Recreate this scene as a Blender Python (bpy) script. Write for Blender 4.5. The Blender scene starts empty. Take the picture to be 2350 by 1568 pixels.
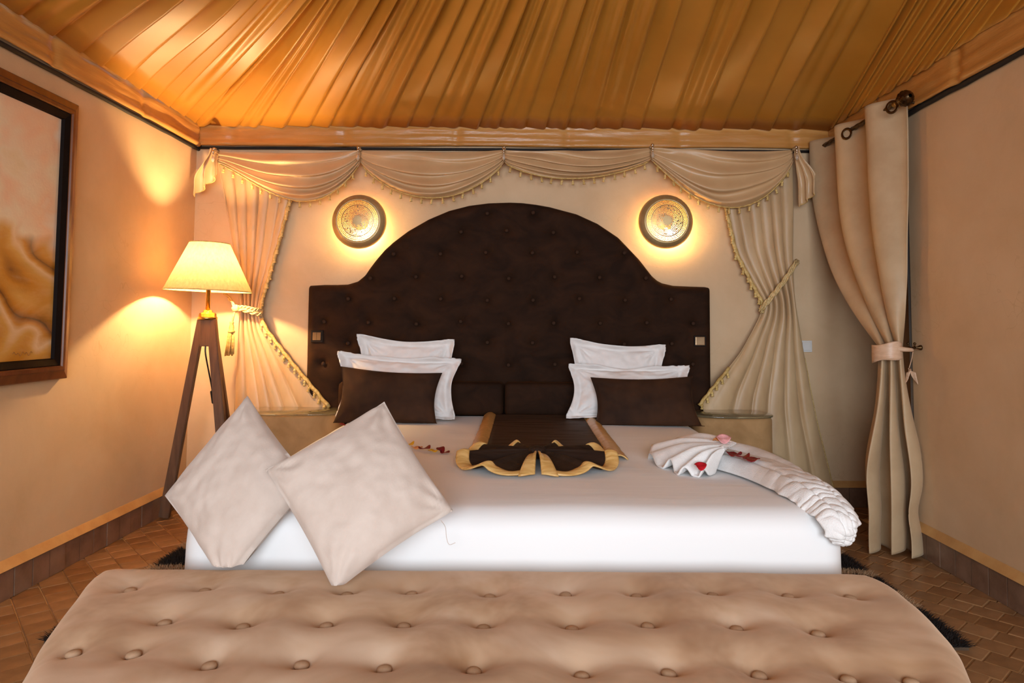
import bpy, bmesh, math, random
import numpy as np
from mathutils import Vector, Matrix, noise
random.seed(7)
PI = math.pi
sc = bpy.context.scene
COL = sc.collection

# ------------------------------------------------------------------ camera
F_PX, CX, CY, PITCH, ROLL, CAM_H = 1560.0, 1198.6, 652.0, math.radians(3.253), math.radians(0.36), 1.13
_F = Vector((0, math.cos(PITCH), math.sin(PITCH)))
_U = Vector((0, -math.sin(PITCH), math.cos(PITCH)))
_R = Vector((1, 0, 0))
_r = _R*math.cos(ROLL) + _U*math.sin(ROLL)
_u = _U*math.cos(ROLL) - _R*math.sin(ROLL)
_R, _U = _r, _u
CAM = Vector((0, 0, CAM_H))
cd = bpy.data.cameras.new('camera')
cam = bpy.data.objects.new('camera', cd)
COL.objects.link(cam)
cd.sensor_fit = 'HORIZONTAL'
cd.sensor_width = 36.0
cd.lens = 36.0*F_PX/2350.0
cd.shift_x = (1175.0 - CX)/2350.0
cd.shift_y = (CY - 784.0)/2350.0
cd.clip_start = 0.05
m = Matrix.Identity(4)
for i in range(3):
    m[i][0], m[i][1], m[i][2], m[i][3] = _R[i], _U[i], -_F[i], CAM[i]
cam.matrix_world = m
sc.camera = cam


def at(x, y, X=None, Y=None, Z=None):
    """point of the room seen at a pixel of the photograph, at a known distance / height"""
    d = _F + _R*((x-CX)/F_PX) - _U*((y-CY)/F_PX)
    t = (X-CAM.x)/d.x if X is not None else ((Y-CAM.y)/d.y if Y is not None else (Z-CAM.z)/d.z)
    return CAM + d*t


def srgb(r, g, b, a=1.0):
    f = lambda c: (c/255/12.92) if c/255 <= 0.04045 else ((c/255+0.055)/1.055)**2.4
    return (f(r), f(g), f(b), a)


# ------------------------------------------------------------------ world, daylight, exposure
w = bpy.data.worlds.new('world'); sc.world = w
w.use_nodes = True
bg = w.node_tree.nodes['Background']
bg.inputs[0].default_value = (0.75, 0.86, 1.0, 1)
bg.inputs[1].default_value = 0.6


def area_light(name, loc, rot, sx, sy, power, color):
    ld = bpy.data.lights.new(name, 'AREA')
    ld.shape = 'RECTANGLE'; ld.size = sx; ld.size_y = sy
    ld.energy = power; ld.color = color
    o = bpy.data.objects.new(name, ld); COL.objects.link(o)
    o.location = loc; o.rotation_euler = rot
    return o


# daylight in the tall glazed entrance behind the camera
area_light('entrance_daylight', (0.1, -2.6, 1.5), (PI/2-.32, 0, 0), 3.2, 1.9, 124, (0.82, 0.91, 1.0)).data.spread = math.radians(125)
LAMP_W, SCONCE_W = 54.0, 14.0
sc.view_settings.view_transform = 'Standard'
sc.view_settings.look = 'None'
sc.view_settings.gamma = 1.0
sc.view_settings.use_curve_mapping = False
sc.view_settings.exposure = 0.12

# room dimensions
XL, XR, YB, YR = -2.09, 1.98, 4.30, -2.4
ZF0, ZF1 = 2.235, 2.38           # frieze bottom / top
YJ = 3.46                        # doorway jamb in the right wall
ZBED = 0.575


# ------------------------------------------------------------------ materials
MATS = {}


class N:
    def __init__(self, name):
        self.m = bpy.data.materials.new(name); self.m.use_nodes = True
        self.t = self.m.node_tree
        self.p = self.t.nodes['Principled BSDF']
        self.out = self.t.nodes['Material Output']
        MATS[name] = self.m
        self._c = None

    def n(self, typ, **kw):
        nd = self.t.nodes.new(typ)
        for k, v in kw.items():
            if hasattr(nd, k) and not k.startswith('i_'):
                setattr(nd, k, v)
        return nd

    def l(self, a, b): self.t.links.new(a, b)

    def coord(self, scale=(1, 1, 1), kind='Object', rot=(0, 0, 0)):
        if self._c is None: self._c = self.n('ShaderNodeTexCoord')
        mp = self.n('ShaderNodeMapping')
        mp.inputs['Scale'].default_value = scale
        mp.inputs['Rotation'].default_value = rot
        self.l(self._c.outputs[kind], mp.inputs[0])
        return mp.outputs[0]

    def noise(self, scale, detail=4, rough=.55, vec=None, dist=0.0):
        nd = self.n('ShaderNodeTexNoise')
        nd.inputs['Scale'].default_value = scale; nd.inputs['Detail'].default_value = detail
        nd.inputs['Roughness'].default_value = rough; nd.inputs['Distortion'].default_value = dist
        self.l(vec if vec is not None else self.coord(), nd.inputs['Vector'])
        return nd.outputs['Fac']

    def ramp(self, fac, stops, interp='LINEAR'):
        r = self.n('ShaderNodeValToRGB'); e = r.color_ramp.elements
        r.color_ramp.interpolation = interp
        while len(e) < len(stops): e.new(0.5)
        for k, (pos, c) in enumerate(stops):
            e[k].position = pos; e[k].color = c if len(c) == 4 else (*c, 1)
        self.l(fac, r.inputs[0]); return r.outputs[0]

    def mix(self, fac, a, b, mode='MIX'):
        x = self.n('ShaderNodeMix'); x.data_type = 'RGBA'; x.blend_type = mode
        for s, v in ((x.inputs[0], fac), (x.inputs[6], a), (x.inputs[7], b)):
            if hasattr(v, 'is_linked'): self.l(v, s)
            else: s.default_value = v
        return x.outputs[2]

    def bump(self, h, strength=.2, dist=.01):
        b = self.n('ShaderNodeBump'); b.inputs['Strength'].default_value = strength
        b.inputs['Distance'].default_value = dist; self.l(h, b.inputs['Height'])
        self.l(b.outputs[0], self.p.inputs['Normal']); return b

    def set(self, color=None, rough=None, metal=None, sheen=None, spec=None, coat=None, trans=None):
        p = self.p.inputs
        if color is not None:
            if hasattr(color, 'is_linked'): self.l(color, p['Base Color'])
            else: p['Base Color'].default_value = color
        if rough is not None: p['Roughness'].default_value = rough
        if metal is not None: p['Metallic'].default_value = metal
        if spec is not None: p['Specular IOR Level'].default_value = spec
        if coat is not None: p['Coat Weight'].default_value = coat; p['Coat Roughness'].default_value = .15
        if trans is not None: p['Transmission Weight'].default_value = trans
        if sheen is not None:
            p['Sheen Weight'].default_value = sheen[0]; p['Sheen Roughness'].default_value = sheen[1]
            p['Sheen Tint'].default_value = sheen[2]
        return self


def two_tone(name, c1, c2, scale, rough, lo=.35, hi=.65, stretch=(1, 1, 1), bump=(0, 0), sheen=None, metal=0,
             detail=4, spec=None, dist=0.0):
    k = N(name)
    v = k.coord(stretch)
    f = k.noise(scale, detail, .6, v, dist)
    k.set(k.ramp(f, [(lo, c1), (hi, c2)]), rough, metal, sheen, spec)
    if bump[0]: k.bump(k.noise(bump[1], 3, .6, v), bump[0], .004)
    return k


# polished lime plaster with faint crackle
k = N('plaster')
v = k.coord()
f = k.noise(2.2, 6, .62, v, .3)
c = k.ramp(f, [(.25, srgb(203, 169, 130)), (.5, srgb(213, 180, 142)), (.75, srgb(221, 190, 153))])
vo = k.n('ShaderNodeTexVoronoi'); vo.feature = 'DISTANCE_TO_EDGE'; vo.inputs['Scale'].default_value = 5.0
nz = k.n('ShaderNodeTexNoise'); nz.inputs['Scale'].default_value = 6; k.l(v, nz.inputs['Vector'])
va = k.n('ShaderNodeVectorMath'); va.operation = 'MULTIPLY_ADD'
k.l(nz.outputs['Color'], va.inputs[0]); va.inputs[1].default_value = (.35, .35, .35); k.l(v, va.inputs[2])
k.l(va.outputs[0], vo.inputs['Vector'])
cr = k.ramp(vo.outputs['Distance'], [(0, srgb(180, 145, 100)), (.012, (1, 1, 1, 1))])
fm = k.ramp(k.noise(1.3, 2, .5, v), [(.52, (0, 0, 0, 1)), (.7, (.22, .22, .22, 1))])
c = k.mix(fm, c, k.mix(1.0, c, cr, 'MULTIPLY'))
k.set(c, .6, spec=.25)
k.bump(k.noise(18, 5, .65, v), .12, .01)
two_tone('ledge', srgb(190, 140, 82), srgb(205, 158, 98), 8, .6, bump=(.2, 30))
# floor tiles: glazed brown clay, per-tile tone
for nm, a, b in (('tile_a', (128, 90, 56), (152, 110, 72)), ('tile_b', (116, 80, 48), (142, 100, 62)),
                 ('tile_c', (134, 98, 64), (160, 118, 80)), ('base_tile', (112, 84, 66), (136, 106, 86))):
    kk = two_tone(nm, srgb(*a), srgb(*b), 9, .32, bump=(.25, 14), stretch=(1, 1, 1), spec=.4)
two_tone('grout', srgb(164, 128, 88), srgb(190, 156, 114), 20, .8)
# ceiling satin
k = N('tent_satin')
v = k.coord()
k.set(k.ramp(k.noise(3, 3, .5, v), [(.3, srgb(178, 118, 38)), (.7, srgb(190, 130, 46))]), .38, spec=.5,
      sheen=(.12, .4, srgb(255, 206, 120)))
k.bump(k.noise(160, 2, .5, v), .06, .002)
k = N('frieze_satin')
v = k.coord((1, 1, 7))
k.set(k.ramp(k.noise(4, 3, .5, v), [(.3, srgb(192, 132, 66)), (.7, srgb(206, 148, 80))]), .3, spec=.5)
k.bump(k.noise(5, 4, .6, v), .35, .012)
two_tone('black_cord', srgb(22, 16, 14), srgb(32, 24, 20), 40, .7)
k = two_tone('swag_satin', srgb(198, 160, 116), srgb(210, 174, 130), 3, .36, bump=(.08, 60), spec=.5, sheen=(.2, .4, srgb(255, 232, 190)))
k = two_tone('curtain_velvet', srgb(184, 150, 110), srgb(208, 176, 134), 5, .42, bump=(.1, 40), stretch=(1, 1, .35), spec=.4, sheen=(.35, .4, srgb(255, 236, 200)))
k = two_tone('door_cloth', srgb(186, 156, 120), srgb(196, 168, 132), 6, .5, bump=(.08, 160), spec=.35, sheen=(.15, .5, srgb(255, 230, 200)))
two_tone('ribbon_pink', srgb(205, 165, 132), srgb(222, 186, 155), 15, .4, bump=(.2, 40), stretch=(1, 1, 4))
two_tone('gold_trim', srgb(186, 148, 78), srgb(226, 194, 124), 60, .5, bump=(.6, 120))
two_tone('rope', srgb(190, 158, 100), srgb(228, 200, 146), 80, .6, bump=(.6, 140))
k = two_tone('brown_velvet', srgb(36, 21, 12), srgb(52, 31, 18), 5, .8, stretch=(1, 1, 1.6), sheen=(.10, .35, srgb(140, 88, 50)), detail=6, spec=.12, dist=.8, bump=(.12, 30))
k = two_tone('cushion_brown', srgb(42, 25, 15), srgb(66, 41, 25), 5, .8, sheen=(.25, .35, srgb(150, 96, 60)), detail=3, spec=.2, bump=(.1, 60))
k = two_tone('runner_brown', srgb(34, 21, 14), srgb(48, 31, 21), 14, .65, stretch=(.4, 4, 1), sheen=(.15, .35, srgb(130, 88, 60)), spec=.2, bump=(.4, 16))
two_tone('runner_gold', srgb(196, 148, 78), srgb(226, 184, 118), 30, .34, stretch=(.4, 3, 1), bump=(.5, 30), spec=.6)
k = N('white_sheet')
v = k.coord((.5, 4, 1))
k.set(srgb(232, 230, 228), .65, sheen=(.15, .5, (1, 1, 1, 1)))
k.bump(k.noise(2.5, 4, .55, v), .22, .012)
two_tone('pillow_white', srgb(226, 220, 216), srgb(234, 230, 227), 8, .7, bump=(.35, 9), stretch=(1, 1, 1.5))
two_tone('towel_white', srgb(228, 224, 220), srgb(238, 235, 232), 20, .9, bump=(.5, 220))
two_tone('cushion_beige', srgb(198, 179, 165), srgb(210, 193, 180), 7, .85, sheen=(.3, .5, (1, .95, .9, 1)), bump=(.15, 220), detail=6)
# bench suede with brushed patches
k = N('bench_velvet')
v = k.coord((1, 1, 1))
f = k.noise(3.0, 4, .6, v, .45)
c = k.ramp(f, [(.30, srgb(170, 132, 98)), (.48, srgb(198, 164, 132)), (.66, srgb(218, 191, 164))])
k.set(c, .8, sheen=(.3, .4, srgb(255, 225, 195)), spec=.2)
k.bump(k.noise(180, 2, .5, v), .08, .002)
two_tone('bench_button', srgb(184, 150, 116), srgb(204, 172, 140), 30, .75)
two_tone('headboard_button', srgb(48, 31, 21), srgb(60, 40, 28), 30, .8, spec=.15)
two_tone('suede_table', srgb(160, 122, 76), srgb(186, 146, 98), 5, .8, sheen=(.3, .4, srgb(240, 205, 150)), dist=.6, bump=(.08, 60))
two_tone('wood_dark', srgb(84, 56, 38), srgb(112, 78, 54), 5, .45, stretch=(6, 6, .6), bump=(.25, 8), detail=6)
k = two_tone('brass', srgb(176, 134, 66), srgb(206, 164, 92), 8, .25, metal=1)
k = two_tone('sconce_metal', srgb(176, 148, 100), srgb(204, 178, 130), 6, .42, metal=.6, detail=6)
two_tone('dark_bronze', srgb(66, 50, 34), srgb(104, 82, 56), 40, .35, metal=1)
two_tone('chrome', srgb(176, 166, 150), srgb(220, 212, 200), 10, .12, metal=1)
two_tone('black_plastic', srgb(16, 14, 13), srgb(24, 21, 20), 10, .4)
two_tone('switch_brown', srgb(104, 78, 50), srgb(118, 90, 60), 6, .6, spec=.15)
two_tone('switch_frame', srgb(22, 14, 10), srgb(30, 20, 15), 6, .6, spec=.15)
two_tone('switch_white', srgb(214, 208, 200), srgb(224, 218, 212), 6, .35)
two_tone('socket_metal', srgb(120, 98, 74), srgb(150, 126, 98), 6, .25, metal=.8)
two_tone('frame_wood', srgb(96, 48, 20), srgb(122, 66, 28), 6, .3, stretch=(3, 3, 1), spec=.5)
two_tone('frame_black', srgb(20, 12, 10), srgb(28, 18, 14), 6, .7, spec=.1)
two_tone('grey_metal', srgb(110, 112, 116), srgb(128, 130, 134), 5, .5)
for nm, a in (('petal_red', (128, 8, 18)), ('petal_bright_red', (196, 14, 34)), ('petal_yellow', (238, 182, 16)), ('petal_orange', (240, 160, 96)), ('petal_pink', (240, 172, 172))):
    two_tone(nm, srgb(*[int(q*.85) for q in a]), srgb(*a), 40, .55)
two_tone('rug_back', srgb(60, 44, 32), srgb(84, 64, 46), 20, .95)
k = N('rug_pile')
v = k.coord()
sx = k.n('ShaderNodeSeparateXYZ'); k.l(v, sx.inputs[0])
ma = k.n('ShaderNodeMath'); ma.operation = 'MULTIPLY_ADD'
k.l(k.noise(7, 2, .5, v), ma.inputs[0]); ma.inputs[1].default_value = .10; k.l(sx.outputs['Y'], ma.inputs[2])
mr = k.n('ShaderNodeMapRange'); mr.inputs[1].default_value = -.60; mr.inputs[2].default_value = .70
k.l(ma.outputs[0], mr.inputs[0])
dk, tn = srgb(30, 19, 15), srgb(168, 134, 100)
k.set(k.ramp(mr.outputs[0], [(0, dk), (.225, tn), (.33, dk), (.47, tn), (.53, dk), (.71, tn), (.79, dk)], 'CONSTANT'), .95)

# glass top
k = N('glass_top'); k.set(srgb(214, 206, 170), .03, trans=.85, spec=.6)
k.p.inputs['IOR'].default_value = 1.5
# crystal
k = N('crystal'); k.set(srgb(225, 215, 200), .05, trans=.6, spec=.8)
# lamp shade: woven translucent fabric
k = N('shade_fabric')
v = k.coord((1, 1, 1))
f = k.noise(90, 3, .6, k.coord((1, 1, .25)))
c = k.ramp(f, [(.3, srgb(196, 160, 108)), (.7, srgb(212, 178, 126))])
tr = k.n('ShaderNodeBsdfTranslucent'); k.l(c, tr.inputs[0])
df = k.n('ShaderNodeBsdfDiffuse'); k.l(c, df.inputs[0])
mx = k.n('ShaderNodeMixShader'); mx.inputs[0].default_value = .11
k.l(df.outputs[0], mx.inputs[1]); k.l(tr.outputs[0], mx.inputs[2]); k.l(mx.outputs[0], k.out.inputs[0])


def emit(name, color, strength):
    k = N(name)
    k.p.inputs['Emission Color'].default_value = color
    k.p.inputs['Emission Strength'].default_value = strength
    k.set(color, .4)


emit('bulb_glow', (1, .67, .32, 1), LAMP_W/(PI*.0072))
emit('sconce_bulb_glow', (1, .64, .24, 1), SCONCE_W/(PI*.0034))

# painting: peach sky above rolling ochre dunes
k = N('painting')
v = k.coord()
sep = k.n('ShaderNodeSeparateXYZ'); k.l(v, sep.inputs[0])
h = sep.outputs['Z']       # object origin at the bottom edge of the painting
wn = k.noise(1.6, 3, .5, k.coord((1, 1.0, 1.6)), .6)
ad = k.n('ShaderNodeMath'); ad.operation = 'MULTIPLY_ADD'
k.l(wn, ad.inputs[0]); ad.inputs[1].default_value = .42; k.l(h, ad.inputs[2])
sky = k.ramp(k.noise(2.2, 3, .55, k.coord((1, 1, 1.2)), .3), [(.3, srgb(232, 204, 150)), (.42, srgb(242, 222, 190)), (.53, srgb(242, 200, 164)), (.6, srgb(242, 222, 200)), (.70, srgb(246, 242, 236))])
def mth(op, a, b=None, c_=None):
    q_ = k.n('ShaderNodeMath'); q_.operation = op
    for sk_, vl in zip(q_.inputs, (a, b, c_)):
        if vl is None: continue
        if hasattr(vl, 'is_linked'): k.l(vl, sk_)
        else: sk_.default_value = vl
    return q_.outputs[0]


warp = k.noise(1.5, 1.2, .5, k.coord((1, 1.15, 1.5)), .9)
ridge = mth('FRACT', mth('MULTIPLY_ADD', warp, 3.6, mth('MULTIPLY', h, 3.0)))
fine = k.noise(9, 3, .6, k.coord((1, .5, 2.5)), .5)
ridge = mth('ADD', ridge, mth('MULTIPLY', mth('SUBTRACT', fine, .5), .16))
dune = k.ramp(ridge, [(0, srgb(66, 34, 10)), (.05, srgb(142, 84, 18)), (.25, srgb(206, 138, 38)), (.5, srgb(226, 172, 84)), (.68, srgb(246, 214, 168)), (.8, srgb(216, 150, 62)), (.93, srgb(150, 92, 26)), (1, srgb(72, 38, 12))])
dune2 = k.ramp(k.noise(2.2, 4, .6, k.coord((1, .7, 2.2)), 1.2), [(.35, srgb(150, 88, 16)), (.5, srgb(196, 128, 40)), (.6, srgb(214, 172, 132)), (.72, srgb(134, 118, 74))])
dn = k.mix(.25, dune, dune2)
msk = k.ramp(ad.outputs[0], [(.77, (0, 0, 0, 1)), (.82, (1, 1, 1, 1))])
k.set(k.mix(msk, dn, sky), .4, spec=.35)
k.bump(k.noise(60, 4, .7, v), .25, .004)
two_tone('signature_paint', srgb(150, 100, 54), srgb(170, 118, 66), 30, .5)


def mat(n): return MATS[n]


# ------------------------------------------------------------------ mesh helpers
def wloc(o):
    v = Vector((0, 0, 0))
    while o is not None:
        v = v + o.location; o = o.parent
    return v


def link(name, me, parent=None, loc=None):
    o = bpy.data.objects.new(name, me); COL.objects.link(o)
    if parent is not None: o.parent = parent
    if loc is not None: o.location = loc
    return o


def mesh_obj(name, verts, faces, material, parent=None, smooth=True, solid=0.0, recenter=True, offset=0.0):
    V = [Vector(p) for p in verts]
    if parent is not None: base = wloc(parent); loc = Vector((0, 0, 0))
    elif recenter:
        xs = [p.x for p in V]; ys = [p.y for p in V]; zs = [p.z for p in V]
        base = Vector(((min(xs)+max(xs))/2, (min(ys)+max(ys))/2, min(zs))); loc = base
    else: base = Vector((0, 0, 0)); loc = base
    me = bpy.data.meshes.new(name)
    me.from_pydata([p-base for p in V], [], faces)
    me.validate(); me.update()
    if smooth:
        me.polygons.foreach_set('use_smooth', [True]*len(me.polygons))
    me.materials.append(mat(material))
    o = link(name, me, parent, loc)
    if solid:
        md = o.modifiers.new('thickness', 'SOLIDIFY'); md.thickness = solid; md.offset = offset
    return o


def thing(name, label, cat, loc, group=None):
    o = bpy.data.objects.new(name, None); COL.objects.link(o)
    o.empty_display_size = .1; o.location = loc
    o['label'] = label; o['category'] = cat
    if group: o['group'] = group
    return o


def tag(o, label, cat, group=None):
    o['label'] = label; o['category'] = cat
    if group: o['group'] = group
    return o


def structure(o): o['kind'] = 'structure'; return o


def gridmesh(fn, nu, nv, close_u=False, close_v=False):
    vs = [fn(i/(nu if close_u else nu-1), j/(nv if close_v else nv-1)) for j in range(nv) for i in range(nu)]
    fs = []
    for j in range(nv if close_v else nv-1):
        for i in range(nu if close_u else nu-1):
            a = j*nu+i; b = j*nu+(i+1) % nu
            c = ((j+1) % nv)*nu+(i+1) % nu; d = ((j+1) % nv)*nu+i
            fs.append((a, b, c, d))
    return vs, fs


def sheet(name, fn, nu, nv, material, parent=None, solid=.004, **kw):
    vs, fs = gridmesh(fn, nu, nv)
    return mesh_obj(name, vs, fs, material, parent, True, solid, **kw)


def box_geo(x0, x1, y0, y1, z0, z1, bev=0.0):
    bm = bmesh.new()
    bmesh.ops.create_cube(bm, size=1)
    for q in bm.verts:
        q.co = Vector(((x0+x1)/2+q.co.x*(x1-x0), (y0+y1)/2+q.co.y*(y1-y0), (z0+z1)/2+q.co.z*(z1-z0)))
    if bev:
        bmesh.ops.bevel(bm, geom=bm.edges[:], offset=bev, segments=3, profile=.6, affect='EDGES')
    vs = [q.co.copy() for q in bm.verts]; bm.verts.index_update()
    fs = [tuple(q.index for q in f.verts) for f in bm.faces]
    bm.free(); return vs, fs


def box(name, x0, x1, y0, y1, z0, z1, material, parent=None, bev=0.0, smooth=False):
    vs, fs = box_geo(x0, x1, y0, y1, z0, z1, bev)
    return mesh_obj(name, vs, fs, material, parent, smooth)


def catmull(pts, n):
    P = [Vector(p) for p in pts]; P = [P[0]*2-P[1]]+P+[P[-1]*2-P[-2]]
    out = []; segs = len(P)-3
    for i in range(n):
        t = i/(n-1)*segs; k = min(int(t), segs-1); t -= k
        a, b, c, d = P[k], P[k+1], P[k+2], P[k+3]
        out.append(.5*((2*b)+(c-a)*t+(2*a-5*b+4*c-d)*t*t+(3*b-a-3*c+d)*t*t*t))
    return out


def tube_geo(pts, rad, n=8, cap=True, flat=1.0, fn=None):
    pts = [Vector(p) for p in pts]; vs = []; fs = []
    up = None
    for i, p in enumerate(pts):
        d = (pts[min(i+1, len(pts)-1)]-pts[max(i-1, 0)]).normalized()
        if up is None:
            up = Vector((0, 0, 1)) if abs(d.z) < .9 else Vector((0, 1, 0))
        s = d.cross(up).normalized(); up = s.cross(d).normalized()
        r = rad(i/(len(pts)-1)) if callable(rad) else rad
        for k in range(n):
            a = 2*PI*k/n
            rr = r*(fn(i/(len(pts)-1), a) if fn else 1)
            vs.append(p+s*math.cos(a)*rr+up*math.sin(a)*rr*flat)
    for i in range(len(pts)-1):
        for k in range(n):
            fs.append((i*n+k, i*n+(k+1) % n, (i+1)*n+(k+1) % n, (i+1)*n+k))
    if cap:
        fs.append(tuple(range(n-1, -1, -1))); q = (len(pts)-1)*n
        fs.append(tuple(range(q, q+n)))
    return vs, fs


def tube(name, pts, rad, material, parent=None, n=8, flat=1.0, fn=None):
    vs, fs = tube_geo(pts, rad, n, True, flat, fn)
    return mesh_obj(name, vs, fs, material, parent)


def lathe_geo(profile, n=24, center=(0, 0, 0), axis='Z', cap=True):
    vs = []; fs = []; c = Vector(center)
    for (r, h) in profile:
        for k in range(n):
            a = 2*PI*k/n
            x, y = r*math.cos(a), r*math.sin(a)
            if axis == 'Z': q = (x, y, h)
            elif axis == 'Y': q = (x, -h, y)     # h grows towards the camera (-y)
            else: q = (h, x, y)
            vs.append(c+Vector(q))
    for i in range(len(profile)-1):
        for k in range(n):
            fs.append((i*n+k, i*n+(k+1) % n, (i+1)*n+(k+1) % n, (i+1)*n+k))
    if profile[0] == profile[-1]: cap = False
    if cap and profile[0][0] > 1e-5: fs.append(tuple(range(n-1, -1, -1)))
    if cap and profile[-1][0] > 1e-5:
        q = (len(profile)-1)*n; fs.append(tuple(range(q, q+n)))
    return vs, fs


def lathe(name, profile, material, parent=None, n=24, center=(0, 0, 0), axis='Z', smooth=True):
    vs, fs = lathe_geo(profile, n, center, axis)
    return mesh_obj(name, vs, fs, material, parent, smooth)


def join_geo(parts):
    vs, fs = [], []
    for a, b in parts:
        o = len(vs); vs += list(a); fs += [tuple(i+o for i in f) for f in b]
    return vs, fs


def shared(name, geo, material, smooth=True):
    me = bpy.data.meshes.new(name); me.from_pydata([tuple(v) for v in geo[0]], [], geo[1]); me.update()
    if smooth: me.polygons.foreach_set('use_smooth', [True]*len(me.polygons))
    me.materials.append(mat(material)); return me


def place(name, me, parent, pos, rot=(0, 0, 0), scale=(1, 1, 1)):
    o = link(name, me, parent, Vector(pos)-(wloc(parent) if parent else Vector((0, 0, 0))))
    o.rotation_euler = rot; o.scale = scale
    return o


def nz(x, y, z=0.0): return noise.noise(Vector((x, y, z)))


def lerp(a, b, t): return a+(b-a)*t


def sstep(t): t = max(0, min(1, t)); return t*t*(3-2*t)


def interp(tab, x):
    if x <= tab[0][0]: return tab[0][1]
    for (a, p), (b, q) in zip(tab, tab[1:]):
        if x <= b: return lerp(p, q, (x-a)/(b-a))
    return tab[-1][1]


def polydist(poly, pts):
    """distance of pts (n,2) to a closed polygon"""
    A = np.array(poly); B = np.roll(A, -1, 0); d = np.full(len(pts), 1e9)
    for a, b in zip(A, B):
        ab = b-a; L = (ab**2).sum()
        if L < 1e-12: continue
        t = np.clip(((pts-a)@ab)/L, 0, 1)[:, None]
        d = np.minimum(d, np.sqrt(((pts-a-t*ab)**2).sum(1)))
    return d


# ================================================================== THE ROOM
T = .2
wl = structure(box('wall_left', XL-T, XL, YR, YB+T, 0, 2.6, 'plaster'))
wb = structure(box('wall_back', XL, 3.3, YB, YB+T, 0, 2.6, 'plaster'))
wr_geo = join_geo([box_geo(XR, XR+T, YR, YJ, 0, 2.6), box_geo(XR, XR+T, YJ, YB, 2.27, 2.6)])
wr = structure(mesh_obj('wall_right', *wr_geo, 'plaster', smooth=False))
wp = structure(mesh_obj('wall_passage', *join_geo([box_geo(3.1, 3.3, YJ-.6, YB, 0, 2.6), box_geo(XR+T, 3.1, YJ-.6-T, YJ-.6, 0, 2.6)]), 'plaster', smooth=False))
structure(box('ceiling_passage', XR+T, 3.3, YJ-.6, YB, 2.6, 2.7, 'plaster'))
rear = join_geo([box_geo(XL, -1.55, YR-T, YR, 0, 2.6), box_geo(1.75, XR, YR-T, YR, 0, 2.6), box_geo(-1.55, 1.75, YR-T, YR, 2.3, 2.6)])
structure(mesh_obj('wall_rear', *rear, 'plaster', smooth=False))
dr = structure(box('door_1', -1.55, 1.75, YR-.14, YR-.06, 0, .06, 'frame_wood'))
for xx in (-1.55, -.02, 1.69):
    box('door_post', xx, xx+.06, YR-.14, YR-.06, .06, 2.24, 'frame_wood', dr)
box('door_head', -1.55, 1.75, YR-.14, YR-.06, 2.24, 2.30, 'frame_wood', dr)
door_strip = structure(box('trim_9', XR+.012, XR+.05, YJ, YJ+.045, 0, 2.27, 'grey_metal'))

# floor: diagonal 10 cm clay tiles on grout
fl = structure(box('floor', XL-T, 3.3, YR-T, YB+T, -.08, -.004, 'grout'))
ANG = math.radians(42); TS = .1035; ca, sa = math.cos(ANG), math.sin(ANG)


def clip(poly, axis, val, keep_less):
    out = []
    for i in range(len(poly)):
        a, b = poly[i-1], poly[i]
        ia = (a[axis] <= val) == keep_less; ib = (b[axis] <= val) == keep_less
        if ia != ib:
            t = (val-a[axis])/(b[axis]-a[axis]); out.append((lerp(a[0], b[0], t), lerp(a[1], b[1], t)))
        if ib: out.append(b)
    return out


def tile_geo(poly, zt=0.0, th=.012):
    cx = sum(p[0] for p in poly)/len(poly); cy = sum(p[1] for p in poly)/len(poly)
    n = len(poly)
    vs = [Vector((p[0], p[1], -th)) for p in poly]
    vs += [Vector((p[0], p[1], zt-.003)) for p in poly]
    vs += [Vector((cx+(p[0]-cx)*.94, cy+(p[1]-cy)*.94, zt)) for p in poly]
    fs = []
    for r in (0, 1):
        for i in range(n): fs.append((r*n+i, r*n+(i+1) % n, (r+1)*n+(i+1) % n, (r+1)*n+i))
    fs.append(tuple(range(2*n, 3*n))); return vs, fs


def vis_px(x, y, z=0.0):
    d = Vector((x, y, z))-CAM; t = d.dot(_F)
    if t < .2: return None
    return CX+F_PX*d.dot(_R)/t, CY-F_PX*d.dot(_U)/t, t


hs = TS/2*.965
sq = [(-hs, -hs), (hs, -hs), (hs, hs), (-hs, hs)]
tile_me = [shared('tile', tile_geo(sq, .001), mname, False) for mname in ('tile_a', 'tile_b', 'tile_c')]
cands = []; rest = {0: [], 1: [], 2: []}
for i in range(-75, 76):
    off = .5*TS if (i % 3 == 0) else (.22*TS if i % 3 == 1 else 0)
    for j in range(-75, 76):
        u, v_ = i*TS, j*TS+off
        x = u*ca-v_*sa; y = u*sa+v_*ca+2.0
        if x < XL-.06 or x > 3.1 or y < YR or y > YB+.06: continue
        full = (XL+.075 < x < XR-.075 and y < YB-.075)
        px = vis_px(x, y); seen = False
        if px and -30 < px[0] < 2380 and px[1] < 1590:
            inside_bed = -.95 < x < .92 and y > 2.1
            # hidden by the bench silhouette
            hid = inside_bed or (XL+.45 < x < XR-.5 and y < 3.1 and abs(x) < .6+.42*(y)*.36+.05)
            seen = not hid
        cands.append((seen, px[2] if px else 99, x, y, full))
cands.sort(key=lambda q: (not q[0], q[1]))
cnt = 0
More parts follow.
